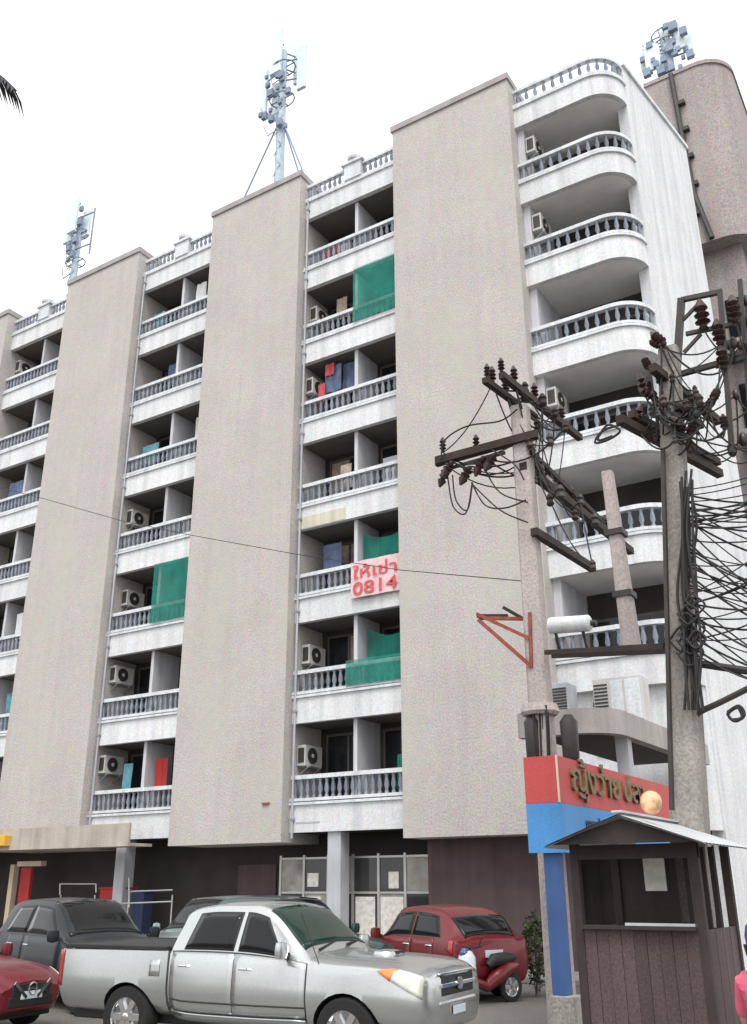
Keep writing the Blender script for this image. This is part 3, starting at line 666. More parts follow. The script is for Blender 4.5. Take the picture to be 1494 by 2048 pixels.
for (x0, y0, x1, y1, Y, w) in ((969, 760, 1072, 836, Y1 - 0.8, 0.10), (1003, 750, 1160, 876, Y1 - 0.75, 0.11), (1046, 932, 1262, 1103, Y1 - 0.15, 0.13), (1068, 1063, 1186, 1137, Y1 - 0.2, 0.12), (1060, 905, 1200, 1040, Y1 - 0.05, 0.09)):
    a, c = arm_pts(x0, y0, x1, y1, Y); o = MB().beam(a, c, w, w * 1.05).build('crossarm', 'brown_wood', P1); arms.append((a, c))
for dy in (-0.17, 0.17):
    a = at(872, 922 + (4 if dy > 0 else 0), Y1 + dy); c = at(1075, 866, Y1 + dy); c.z = a.z + (c.z - a.z) * 0.5
    MB().beam(a, c, 0.09, 0.14).build('crossarm', 'brown_wood', P1)
xa = at(872, 922, Y1); xb = at(1075, 866, Y1)
MB().beam(at(905, 935, Y1 - .1), at(1010, 905, Y1 - .1), 0.05).build('brace', 'dark_metal', P1)
for (x, y, r) in ((905, 915, 2.7), (940, 925, 2.8), (968, 905, 2.9), (990, 900, 2.7), (895, 925, 3.0)): insulator(P1, at(x, y + 8, Y1 - 0.2), r, 0.35, 1.5)
for (x, y) in ((953, 900), (886, 905), (1003, 745), (975, 757)): insulator(P1, at(x, y, Y1 - 0.1), 0, 0, 1.1)
for (a, c) in arms[:3]:
    for f in (0.15, 0.4, 0.75): insulator(P1, a.lerp(c, f) + Vector((0, 0, 0.06)), 0, 0, 1.2)
def arcline(name, pts, Y, r, m, parent):
    P = [at(x, y, Y) for x, y in pts]; out = []
    for i in range(len(P) - 1):
        p0 = P[max(i - 1, 0)]; p1 = P[i]; p2 = P[i + 1]; p3 = P[min(i + 2, len(P) - 1)]
        for j in range(6):
            t = j / 6; out.append(0.5 * ((2 * p1) + (p2 - p0) * t + (2 * p0 - 5 * p1 + 4 * p2 - p3) * t * t + (3 * p1 - p0 - 3 * p2 + p3) * t ** 3))
    out.append(P[-1]); return MB().tube(out, r, 6).build(name, m, parent, True)
for pts in ([(882, 918), (890, 880), (935, 852), (1000, 842), (1035, 818)], [(905, 950), (912, 1000), (935, 1020), (945, 965)], [(943, 965), (970, 1010), (1010, 1016), (1052, 1000)], [(968, 935), (1000, 985), (1056, 1005)], [(985, 900), (1030, 930), (1048, 960)], [(895, 950), (906, 1012), (932, 1026), (944, 968)], [(944, 968), (1000, 1020), (1056, 1045)]):
    arcline('jumper_wire', pts, Y1 - 0.25, 0.014, 'cable', P1)
# clusters of hardware on the arms
rr = random.Random(5)
for (x, y, s) in ((1050, 775, .2), (1085, 800, .22), (1110, 825, .18), (1075, 850, .2), (1100, 880, .2), (1065, 905, .2), (1080, 930, .22), (1120, 985, .24), (1160, 1000, .2), (1150, 1030, .18), (1100, 1000, .2), (1190, 1040, .2), (1185, 1130, .16), (1060, 885, .2), (1130, 855, .16), (1070, 960, .14)):
    p = at(x, y, Y1 + rr.uniform(-.3, .6)); HW[P1.name].append(p); s *= .85; o = MB().lathe([(s * .25, -s * .6), (s * .4, -s * .4), (s * .28, 0), (s * .42, s * .2), (s * .2, s * .6)], p, 7).build('fuse_cutout', rr.choice(('porcelain', 'dark_metal', 'brown_wood')), P1, True)
def jumpers(parent, n, seed, rmin, rmax, dmax):
    r = random.Random(seed); pts = HW[parent.name]
    for _ in range(n):
        a = r.choice(pts); c = r.choice(pts)
        if .15 < (a - c).length < dmax: MB().tube(catenary(a, c, r.uniform(.06, .35), 10), r.uniform(rmin, rmax), 6).build('jumper_wire', 'cable', parent, True)
# rusty triangular bracket
for dy, m in ((-0.16, 'red_rust'), (0.2, 'brown_wood')):
    Yb = Y1 + dy; o = MB()
    pts = ((957, 1240, 1063, 1333), (954, 1228, 1059, 1277)) if dy < 0 else ((1007, 1215, 1059, 1245), (955, 1232, 1015, 1232))
    for (x0, y0, x1, y1) in pts: o.beam(at(x0, y0, Yb), at(x1, y1, Yb), 0.055)
    o.build('bracket_frame', m, P1)
MB().beam(at(1060, 1225, Y1 - .16), at(1063, 1335, Y1 - .16), 0.05).build('bracket_upright', 'red_rust', P1)
MB().beam(at(957, 1236, Y1 - .16), at(1059, 1238, Y1 + .2), 0.05).build('bracket_rail', 'red_rust', P1)
for (x, y) in ((1046, 1432), (1118, 1432)):
    p = at(x + 20, y + 25, Y1 - 0.1); MB().lathe([(0.06, -.5), (0.12, -.42), (0.13, .1), (0.06, .2)], p, 8).build('cable_terminal', 'dark_metal', P1, True)
for i in range(8):
    x = rr.uniform(1058, 1096); arcline('cable_drop', [(x, 1410), (x + 1.5, 1445), (x + 4, 1515)], Y1 - 0.24 + rr.uniform(0, .1), 0.016, 'cable', P1)
MB().lathe([(0.26, -0.05), (0.30, 0), (0.26, 0.12)], at(1080, 1425, Y1), 10).build('collar', 'concrete_pink', P1)

# second pole, leaning
Y2 = -10.0
t2 = at(1338, 700, Y2); m2 = at(1378, 1610, Y2); kk = (m2 - t2) / (m2.z - t2.z); g2 = m2 - kk * m2.z
P2 = empty('utility_pole', (g2.x, Y2, 0), 'leaning weathered concrete utility pole behind the guard booth, loaded with cables', 'utility pole', world_children=True)
tapered(MB(), g2, t2, 0.42, 0.24).build('pole_shaft', 'concrete', P2)
MB().tube([at(1326, 900, Y2 - .2), at(1331, 1100, Y2 - .22), at(1338, 1400, Y2 - .24), at(1344, 1620, Y2 - .25)], 0.030, 6).build('conduit', 'dark_metal', P2)
a2 = []
for (x0, y0, x1, y1, Y, w) in ((1305, 735, 1436, 843, Y2 - .45, .10), (1238, 838, 1440, 948, Y2 - .6, .10), (1262, 828, 1436, 925, Y2 - .35, .09), (1352, 812, 1402, 852, Y2 - .2, .08)):
    a, c = arm_pts(x0, y0, x1, y1, Y); MB().beam(a, c, w, w * 1.1).build('crossarm', 'brown_wood', P2); a2.append((a, c))
for (x, y, s) in ((1330, 690, 1.2), (1322, 692, 1.0), (1382, 872, 1.0), (1425, 800, 1.0), (1300, 740, 1.0), (1290, 790, 1.1), (1450, 860, .9), (1310, 800, 1.0), (1375, 860, 1.0), (1270, 850, 1.0), (1415, 812, .9)): insulator(P2, at(x, y, Y2 - .2), rr.uniform(-.6, .6), rr.uniform(-.8, .8), s)
for i in range(24):
    x = rr.uniform(1265, 1400); y = 745 + abs(x - 1330) * 0.5 + rr.uniform(0, 130)
    p = at(x, y, Y2 + rr.uniform(-.4, .2)); s = rr.uniform(.06, .12); HW[P2.name].append(p)
    MB().lathe([(s * .25, -s * .7), (s * .42, -s * .4), (s * .28, 0), (s * .42, s * .25), (s * .18, s * .7)], p, 7).build('clamp', rr.choice(('porcelain', 'dark_metal', 'brown_wood')), P2, True)
arcline('cable_coil', [(1240, 850), (1205, 862), (1190, 885), (1215, 880), (1240, 862), (1215, 850), (1196, 880), (1225, 872)], Y2 - .3, 0.016, 'cable', P2)
# steel frame at the pole head
fr = [(1352, 765, 1363, 598, .085), (1363, 600, 1445, 583, .06), (1372, 668, 1470, 648, .05), (1362, 748, 1455, 722, .065), (1440, 584, 1464, 905, .06), (1366, 640, 1400, 605, .04), (1368, 705, 1402, 668, .04)]
for (x0, y0, x1, y1, w) in fr: MB().beam(at(x0, y0, Y2 + .1), at(x1, y1, Y2 + .1), w).build('frame_bar', 'dark_metal', P2)
for (x, y, s) in ((1408, 660, 1.7), (1472, 645, 1.5), (1440, 690, 1.4), (1448, 740, 1.3)): insulator(P2, at(x, y, Y2 + .05), 0, 0, s)
for i in range(14):
    p = at(rr.uniform(1440, 1530), rr.uniform(570, 900), Y2 + .3 + rr.uniform(-.1, .2)); s = rr.uniform(.06, .12); HW[P2.name].append(p)
    MB().lathe([(s * .3, -s), (s * .6, -s * .6), (s * .6, s * .5), (s * .2, s)], p, 8).build('switch_box', rr.choice(('dark_metal', 'brown_wood', 'porcelain')), P2, True)
MB().beam(at(1480, 560, Y2 + .35), at(1512, 960, Y2 + .35), .06).build('frame_bar', 'dark_metal', P2)
MB().beam(at(1430, 730, Y2 + .35), at(1530, 705, Y2 + .35), .08).build('frame_bar', 'dark_metal', P2)
jumpers(P1, 75, 21, .010, .017, 1.7); jumpers(P2, 110, 22, .008, .014, 1.1)
# cable bundle on the pole and the spans leaving it
for i in range(10):
    x = rr.uniform(1360, 1385)
    arcline('cable_drop', [(x, 930 + rr.uniform(0, 60)), (x + rr.uniform(-10, 14), 1060), (x + rr.uniform(-8, 16), 1190), (x + rr.uniform(0, 20), 1300), (x + rr.uniform(5, 25), 1420)], Y2 - .22 + rr.uniform(-.1, .1), 0.016, 'cable', P2)
for i in range(12):
    x = 1372 + rr.uniform(-15, 20); y = rr.uniform(1150, 1330); s = rr.uniform(12, 30)
    arcline('cable_coil', [(x - s, y), (x, y + s), (x + s, y), (x, y - s * .8), (x - s * .8, y + 4)], Y2 - .3 + rr.uniform(-.05, .1), 0.013, 'cable', P2)
spans = [(1370, 980, 1494, 952), (1372, 1003, 1494, 985), (1372, 1025, 1494, 1000), (1380, 1050, 1494, 1005), (1372, 1052, 1494, 1028),
         (1392, 1045, 1494, 1130), (1398, 1050, 1494, 1098), (1392, 1068, 1494, 1165), (1385, 1085, 1494, 1180), (1380, 1100, 1494, 1160), (1380, 1130, 1494, 1172),
         (1378, 1175, 1494, 1182), (1380, 1168, 1494, 1200), (1382, 1205, 1494, 1215), (1384, 1232, 1494, 1232), (1384, 1240, 1494, 1255), (1384, 1255, 1494, 1300), (1384, 1268, 1494, 1325), (1384, 1210, 1494, 1160), (1384, 1190, 1494, 1120), (1386, 1280, 1494, 1245), (1390, 1120, 1494, 1205), (1386, 1150, 1494, 1225), (1384, 1300, 1494, 1352), (1388, 1225, 1494, 1290)]
rs = random.Random(77)
for _ in range(26):
    y0_ = rs.uniform(985, 1310); spans.append((1380, y0_, 1494, y0_ + rs.choice((rs.uniform(-45, -10), rs.uniform(5, 110), rs.uniform(-10, 25)))))
for i, (x0, y0, x1, y1) in enumerate(spans):
    a = at(x0 - 8, y0, Y2 - .15); e_ = at(x1 + 40, y0 + (y1 - y0) * 1.35, Y2 + rr.uniform(-.2, .4)); c = Vector((13.0, -8.2, 4.2 + 2.6 * (i % 13) / 13))
    c1 = e_ + (e_ - a) * .9; c1.z = c1.z * .6 + c.z * .4 - .3
    path = [a.lerp(e_, t / 6) - Vector((0, 0, .04 * (t / 6) * (1 - t / 6) * 4)) for t in range(7)] + [e_ * (1 - t) ** 2 + c1 * 2 * t * (1 - t) + c * t * t for t in [k_ / 10 for k_ in range(1, 11)]]
    tag(MB().tube(path, rr.choice((.008, .010, .013)), 5).build('overhead_cable', 'cable', None, True),
        'thin black overhead cable ' + ('rising' if y1 < y0 - 8 else 'sloping down' if y1 > y0 + 25 else 'running level') + ' away from the leaning pole', 'cable', 'cables ' + ('rising' if y1 < y0 - 8 else 'sloping down' if y1 > y0 + 25 else 'running level') + ' from the leaning pole')
tag(MB().tube(catenary(at(1384, 1325, Y2 - .15), Vector((13.0, -8.2, 4.0)), .9), .045, 7).build('cable_bundle', 'cable', None, True), 'thick taped bundle of black cables sloping from the leaning pole', 'cable')
P3 = empty('utility_pole', (13.0, -8.0, 0), 'plain concrete pole carrying the far ends of the cables', 'utility pole', world_children=True)
tapered(MB(), (13.0, -8.0, 0), (13.0, -8.0, 8.6), .36, .24).build('pole_shaft', 'concrete', P3)
for z_ in (7.2, 8.1): MB().beam((12.1, -8.18, z_), (13.9, -8.18, z_), .09, .12).build('crossarm', 'brown_wood', P3)
MB().box(12.93, 13.07, -8.25, -8.17, 3.9, 7.0).build('cable_rack', 'dark_metal', P3)
la = empty('lamp_bracket', at(1392, 1432, Y2 - .1), 'curved dark pipe bracket with a cable coil on the leaning pole', 'bracket', world_children=True)
arcline('pipe', [(1384, 1440), (1400, 1424), (1440, 1405), (1500, 1375), (1530, 1358)], Y2 - .1, 0.035, 'dark_metal', la)
arcline('coil', [(1455, 1425), (1478, 1412), (1488, 1430), (1470, 1442), (1456, 1428), (1475, 1415), (1485, 1435), (1466, 1440)], Y2 - .12, 0.02, 'cable', la)
# long thin service wires in front of the facade
for (pts, lb) in (([(60, 985), (90, 998), (245, 1042), (380, 1070), (590, 1108), (800, 1140), (1060, 1165)], 'thin wire slung across the taupe piers at mid height'),):
    P = [at(x, y, -4.0) for x, y in pts]; P[-1] = at(1078, 1165, Y1)
    P[0] = at(-300, 900, -4.0)
    tag(MB().tube(P, 0.009, 5).build('service_wire', 'cable', None, True), lb, 'cable')
# platform between the poles
pl = empty('pole_platform', at(1200, 1305, -8.5), 'dark beam platform spanning between the two utility poles', 'platform', world_children=True)
pa = at(1098, 1308, Y1 - .15); pb = at(1336, 1296, Y2 + .25)
for dy in (-0.12, 0.16): MB().beam(pa + Vector((0, dy, 0)), pb + Vector((0, dy, 0)), 0.06, 0.07).build('beam', 'brown_wood', pl)
pc = pa.lerp(pb, 0.55)
tk = empty('white_canister', pa + Vector((0, 0, 0.2)), 'white horizontal canister clamped beside the pinkish utility pole', 'canister', world_children=True)
ca_, cb_ = at(1098, 1252, Y1 - .25), at(1182, 1246, Y1 - .25)
MB().tube([ca_, ca_.lerp(cb_, .03), ca_.lerp(cb_, .95), cb_], [.09, .125, .125, .08], 14).build('tank', 'white_wall', tk, True)
MB().tube([cb_, cb_ + (cb_ - ca_) * 0.12], 0.045, 8).build('end_cap', 'dark_metal', tk)
MB().beam(ca_.lerp(cb_, .15) - Vector((0, 0, .12)), ca_.lerp(cb_, .15) + Vector((0, .15, -.42)), .04).build('stand', 'dark_metal', tk)
MB().beam(ca_.lerp(cb_, .8) - Vector((0, 0, .12)), ca_.lerp(cb_, .8) + Vector((0, .15, -.42)), .04).build('stand', 'dark_metal', tk)
YS = -8.6
sp = empty('concrete_post', (pc.x, pc.y, pc.z), 'short pinkish concrete post standing on the dark platform between the poles', 'post', world_children=True)
s0 = at(1264, 1296, -8.7); s1 = at(1214, 938, -8.7)
mb = MB(); tapered(mb, s0, s0.lerp(s1, .98), 0.22, 0.15); mb.build('shaft', 'concrete_pink', sp)
for f in (.28, .62): q = s0.lerp(s1, f); MB().box(q.x - .13, q.x + .13, q.y - .13, q.y + .13, q.z - .04, q.z + .04).build('band', 'dark_metal', sp)

# ------------------------------------------------------------------ red and blue sign
c0 = at(1112, 1510, YS); c1 = at(1046, 1512, YS); zr = at(1112, 1605, YS).z; zb = at(1112, 1705, YS).z
ye = None
d = ray(1345, 1556); tt = (c0.x - CAM.x) / d.x; ye = (CAM + d * tt).y
ye = min(max(ye, YS + 3.0), YS + 5.5)
sg = empty('shop_sign', (c0.x, YS, zb), 'L shaped red over blue shop sign with gold lettering', 'sign', world_children=True)
MB().box(c1.x, c0.x, YS, YS + 0.06, zr, c0.z).build('red_panel', 'sign_red', sg)
MB().box(c1.x, c0.x, YS, YS + 0.06, zb, zr - 0.003).build('blue_panel', 'sign_blue', sg)
MB().box(c0.x - 0.06, c0.x, YS + 0.061, ye, zr, c0.z).build('red_panel', 'sign_red', sg)
MB().box(c0.x - 0.06, c0.x, YS + 0.061, ye, zb, zr - 0.003).build('blue_panel', 'sign_blue', sg)
MB().box(c0.x - 0.012, c0.x + 0.012, YS - 0.012, YS + 0.012, zr, c0.z).build('edge_trim', 'cream', sg)
ptop = Vector((c0.x - 0.12, YS + 0.2, zb))
pl0 = at(1092, 1800, YS + .08).x; pl1 = at(1121, 1800, YS + .08).x
MB().box(pl0, pl1, YS + 0.08, YS + 0.28, 0.62, zb - 0.001).build('pillar', 'blue_paint', sg, bevel=0.01)
MB().box(pl0 - .03, pl1 + .1, YS + 0.04, YS + 0.32, 0, 0.62).build('plinth', 'concrete', sg, bevel=0.015)
MB().box(c0.x - 0.16, c0.x - 0.061, ye - 0.15, ye - 0.05, 0, zb).build('pillar', 'blue_paint', sg)
for (body, dy_) in (('ญุ้งว่าย', .42), ('ปลา', 2.62)):
    me = text_mesh(body, 0.62, 0.02, 'lettering', 'gold')
    o = inst('lettering', me, sg, Vector((c0.x + 0.022, YS + dy_, zr + 0.20)) - sg.location); o.rotation_euler = (R(90), 0, R(90)); o.scale = (1.15, 0.85, 1)
me = text_mesh('กาแฟ', 0.26, 0.008, 'lettering', 'dark_letter')
o = inst('lettering', me, sg, Vector((c0.x + 0.009, YS + 0.9, zb + 0.30)) - sg.location); o.rotation_euler = (R(90), 0, R(90))

# ------------------------------------------------------------------ guard booth
YB = -11.7
bl = at(1150, 1850, YB); brr = at(1412, 1850, YB); pk = at(1300, 1628, YB - .35); el = at(1085, 1690, YB - .35)
bx0, bx1, zc = bl.x, brr.x, bl.z; xp = (bx0 + bx1) / 2 + 0.02; zp = pk.z; ze = el.z; D = 1.25; ov = xp - el.x
gb = empty('guard_booth', (xp, YB, 0), 'dark brown wooden guard booth with a low white tin gable roof', 'booth', world_children=True)
for x in (bx0, bx1 - .08):
    for y in (YB, YB + D - .08): MB().box(x, x + .08, y, y + .08, 0, ze + .02).build('post', 'booth_wood', gb)
npl = 9
for j in range(npl):
    w = (bx1 - bx0 - .16) / npl; x0 = bx0 + .08 + j * w
    MB().box(x0 + .002, x0 + w - .002, YB + .01 + .004 * (j % 2), YB + .04, 0.05, zc - .03).build('plank', 'booth_panel', gb)
for j in range(8):
    w = (D - .16) / 8; y0 = YB + .08 + j * w
    MB().box(bx1 - .045, bx1 - .012 - .003 * (j % 2), y0 + .002, y0 + w - .002, 0.05, zc - .03).build('plank', 'booth_panel', gb)
    MB().box(bx0 + .012, bx0 + .045, y0 + .002, y0 + w - .002, 0.05, zc - .03).build('plank', 'booth_panel', gb)
MB().box(bx0 + .081, bx1 - .081, YB - .08, YB + .14, zc - .028, zc).build('counter', 'booth_wood', gb)
MB().box(xp - .15, bx1 - .1, YB + .02, YB + .06, zc + .002, zc + .025).build('sill', 'tin', gb)
MB().box(bx0 + .08, xp + .05, YB + D - .05, YB + D - .01, 0, ze).build('back_panel', 'booth_wood', gb)
for x in (xp + .13, xp + .3, bx1 - .2): MB().box(x, x + .05, YB + D - .06, YB + D - .01, 0, ze).build('mullion', 'booth_wood', gb)
MB().box(xp + .05, bx1 - .08, YB + D - .05, YB + D - .01, 0, zc - .05).build('back_panel', 'booth_wood', gb)
MB().box(bx0, bx1, YB + .002, YB + .05, ze - .13, ze).build('lintel', 'booth_wood', gb)
i = MB(); i.v = [(bx0 - .12, YB - .28, ze), (bx1 + .12, YB - .28, ze), (xp, YB - .28, zp - .025), (bx0 - .12, YB - .25, ze), (bx1 + .12, YB - .25, ze), (xp, YB - .25, zp - .025)]
i.f = [(0, 1, 2), (5, 4, 3), (0, 3, 4, 1), (1, 4, 5, 2), (2, 5, 3, 0)]; i.build('gable', 'booth_wood', gb)
for s in (-1, 1):
    m_ = MB(); nr = 16; xe = xp + s * ov; th = 0.012
    for side in (0, 1):
        i0 = len(m_.v)
        for j in range(nr * 2 + 1):
            y = YB - .36 + (D + .75) * j / (nr * 2); dz = 0.006 * (j % 2)
            m_.v += [(xp, y, zp + dz + th * side), (xe, y, ze - 0.03 + dz + th * side)]
        for j in range(nr * 2): q = i0 + 2 * j; m_.f.append((q, q + 1, q + 3, q + 2))
    m_.build('roof_sheet', 'tin', gb)
MB().beam((xp, YB - .37, zp + .035), (xp, YB + D + .4, zp + .035), .10, .02).build('ridge_cap', 'tin', gb)
MB().box(bx0 - .05, bx1 + .05, YB - .05, YB + D, 0.0, 0.05).build('booth_floor', 'concrete', gb)
gl = empty('globe_lamp', (xp, YB - .1, zp + .04), 'round mottled orange globe lamp on the booth ridge', 'lamp', world_children=True)
q = at(1302, 1604, YB - .1)
MB().lathe([(.02, -.11), (.06, -.095), (.09, -.05), (.10, 0), (.09, .05), (.06, .085), (.02, .10)], (q.x, q.y, q.z), 14).build('globe', 'lamp_globe', gl, True)
MB().tube([(q.x, q.y, zp + .03), (q.x, q.y, q.z - .09)], .02, 8).build('stem', 'dark_metal', gl)
pn = empty('notice_paper', (xp, YB + D - .1, 1.7), 'pale paper notice hanging inside the guard booth', 'paper', world_children=True)
a = at(1290, 1782, YB + D - .1); c = at(1325, 1713, YB + D - .1)
MB().box(a.x, c.x, YB + D - .075, YB + D - .055, a.z, c.z).build('sheet', 'paper', pn); MB().tube([((a.x + c.x) / 2, YB + D - .065, c.z), ((a.x + c.x) / 2, YB + D - .065, ze)], .006, 5).build('cord', 'cable', pn)
# bottle beside the plinth, shrub behind it
bt = empty('plastic_bottle', (c0.x + .25, YS - .6, 0), 'small teal bottle standing by the concrete plinth', 'bottle', world_children=True)
q = hit_z(1120, 2025, 0.0)
MB().lathe([(.05, 0), (.055, .02), (.055, .17), (.02, .23), (.02, .25)], (q.x, q.y, 0), 10).build('body', 'teal_plastic', bt, True); MB().lathe([(.024, .25), (.024, .28)], (q.x, q.y, 0), 8).build('cap', 'black_plastic', bt)
def bush(name, c, rx, rz, n, m, label, cat, seed, stem=True):
    r = random.Random(seed); e = empty(name, (c[0], c[1], 0), label, cat, world_children=True); mb = MB()
    for _ in range(n):
        t = r.uniform(0, 6.28); ph = math.acos(r.uniform(-1, 1)); q = r.uniform(.45, 1.0) ** .6
        p = Vector((c[0] + rx * q * math.sin(ph) * math.cos(t), c[1] + rx * q * math.sin(ph) * math.sin(t), c[2] + rz * q * math.cos(ph)))
        d = Vector((r.uniform(-1, 1), r.uniform(-1, 1), r.uniform(-.4, 1))).normalized(); s = d.cross(Vector((0, 0, 1)) + Vector((r.uniform(-.5, .5), .1, 0))).normalized()
        L_ = r.uniform(.06, .12); w = L_ * .35
        mb.quad(p, p + d * L_ * .5 + s * w, p + d * L_, p + d * L_ * .5 - s * w)
    mb.build('crown', m, e); st = MB()
    for _ in range(6): st.tube([(c[0] + r.uniform(-.05, .05), c[1] + r.uniform(-.05, .05), 0.0), (c[0] + r.uniform(-rx, rx) * .6, c[1] + r.uniform(-rx, rx) * .6, c[2] + rz * .4)], .012, 5)
    st.build('trunk', 'bark', e)
q = at(1068, 1862, -3.0); bush('shrub', (q.x, -3.0, .80), .24, .70, 700, 'leaf', 'slim green shrub growing behind the blue pillar', 'shrub', 4)
q = hit_z(1160, 2040, 0); bush('shrub', (q.x, q.y, .12), .28, .16, 260, 'leaf', 'low weedy clump at the foot of the guard booth', 'shrub', 9)

# ------------------------------------------------------------------ coconut palm outside the left edge
cc = atd(-322, 100, 10.5)
pt = empty('palm_tree', (cc.x, cc.y, 0), 'tall coconut palm with a dark drooping frond', 'palm tree', world_children=True)
MB().tube([(cc.x - .25, cc.y - .1, 0), (cc.x - .1, cc.y, cc.z * .4), (cc.x - .02, cc.y, cc.z * .8), (cc.x, cc.y, cc.z)], [.19, .15, .12, .10], 10).build('trunk', 'bark', pt, True)
rp_ = random.Random(12)
for k in range(15):
    if k == 0: az = math.atan2(cr.y, cr.x); elv = .37; L_ = 2.35
    else: az = k * 2.4 + .3; elv = rp_.uniform(-.3, .9); L_ = rp_.uniform(1.6, 1.9)
    dh = Vector((math.cos(az), math.sin(az), 0)); pts = []; mb = MB()
    for i in range(15):
        s = i / 14; pts.append(cc + dh * (L_ * s * (1 - .12 * s)) + Vector((0, 0, L_ * (math.sin(elv) * s - .62 * s * s))))
    mb.tube(pts, [.03 * (1 - .85 * i / 14) + .004 for i in range(15)], 5)
    for i in range(2, 15):
        for j in range(3):
            p = pts[i - 1].lerp(pts[i], j / 3); tn = (pts[i] - pts[i - 1]).normalized(); sd_ = tn.cross(Vector((0, 0, 1))).normalized()
            for sgn in (-1, 1):
                ll = .42 * (1 - .55 * abs(i / 14 - .4)); e2 = p + sd_ * sgn * ll * .75 + tn * ll * .45 - Vector((0, 0, ll * .55 + rp_.uniform(0, .08)))
                mid_ = p.lerp(e2, .5) + Vector((0, 0, .05)); wv = tn * .034
                mb.quad(p - wv, p + wv, mid_ + wv, mid_ - wv); mb.quad(mid_ - wv, mid_ + wv, e2, e2)
    fo = mb.build('frond', 'palm_leaf', pt)

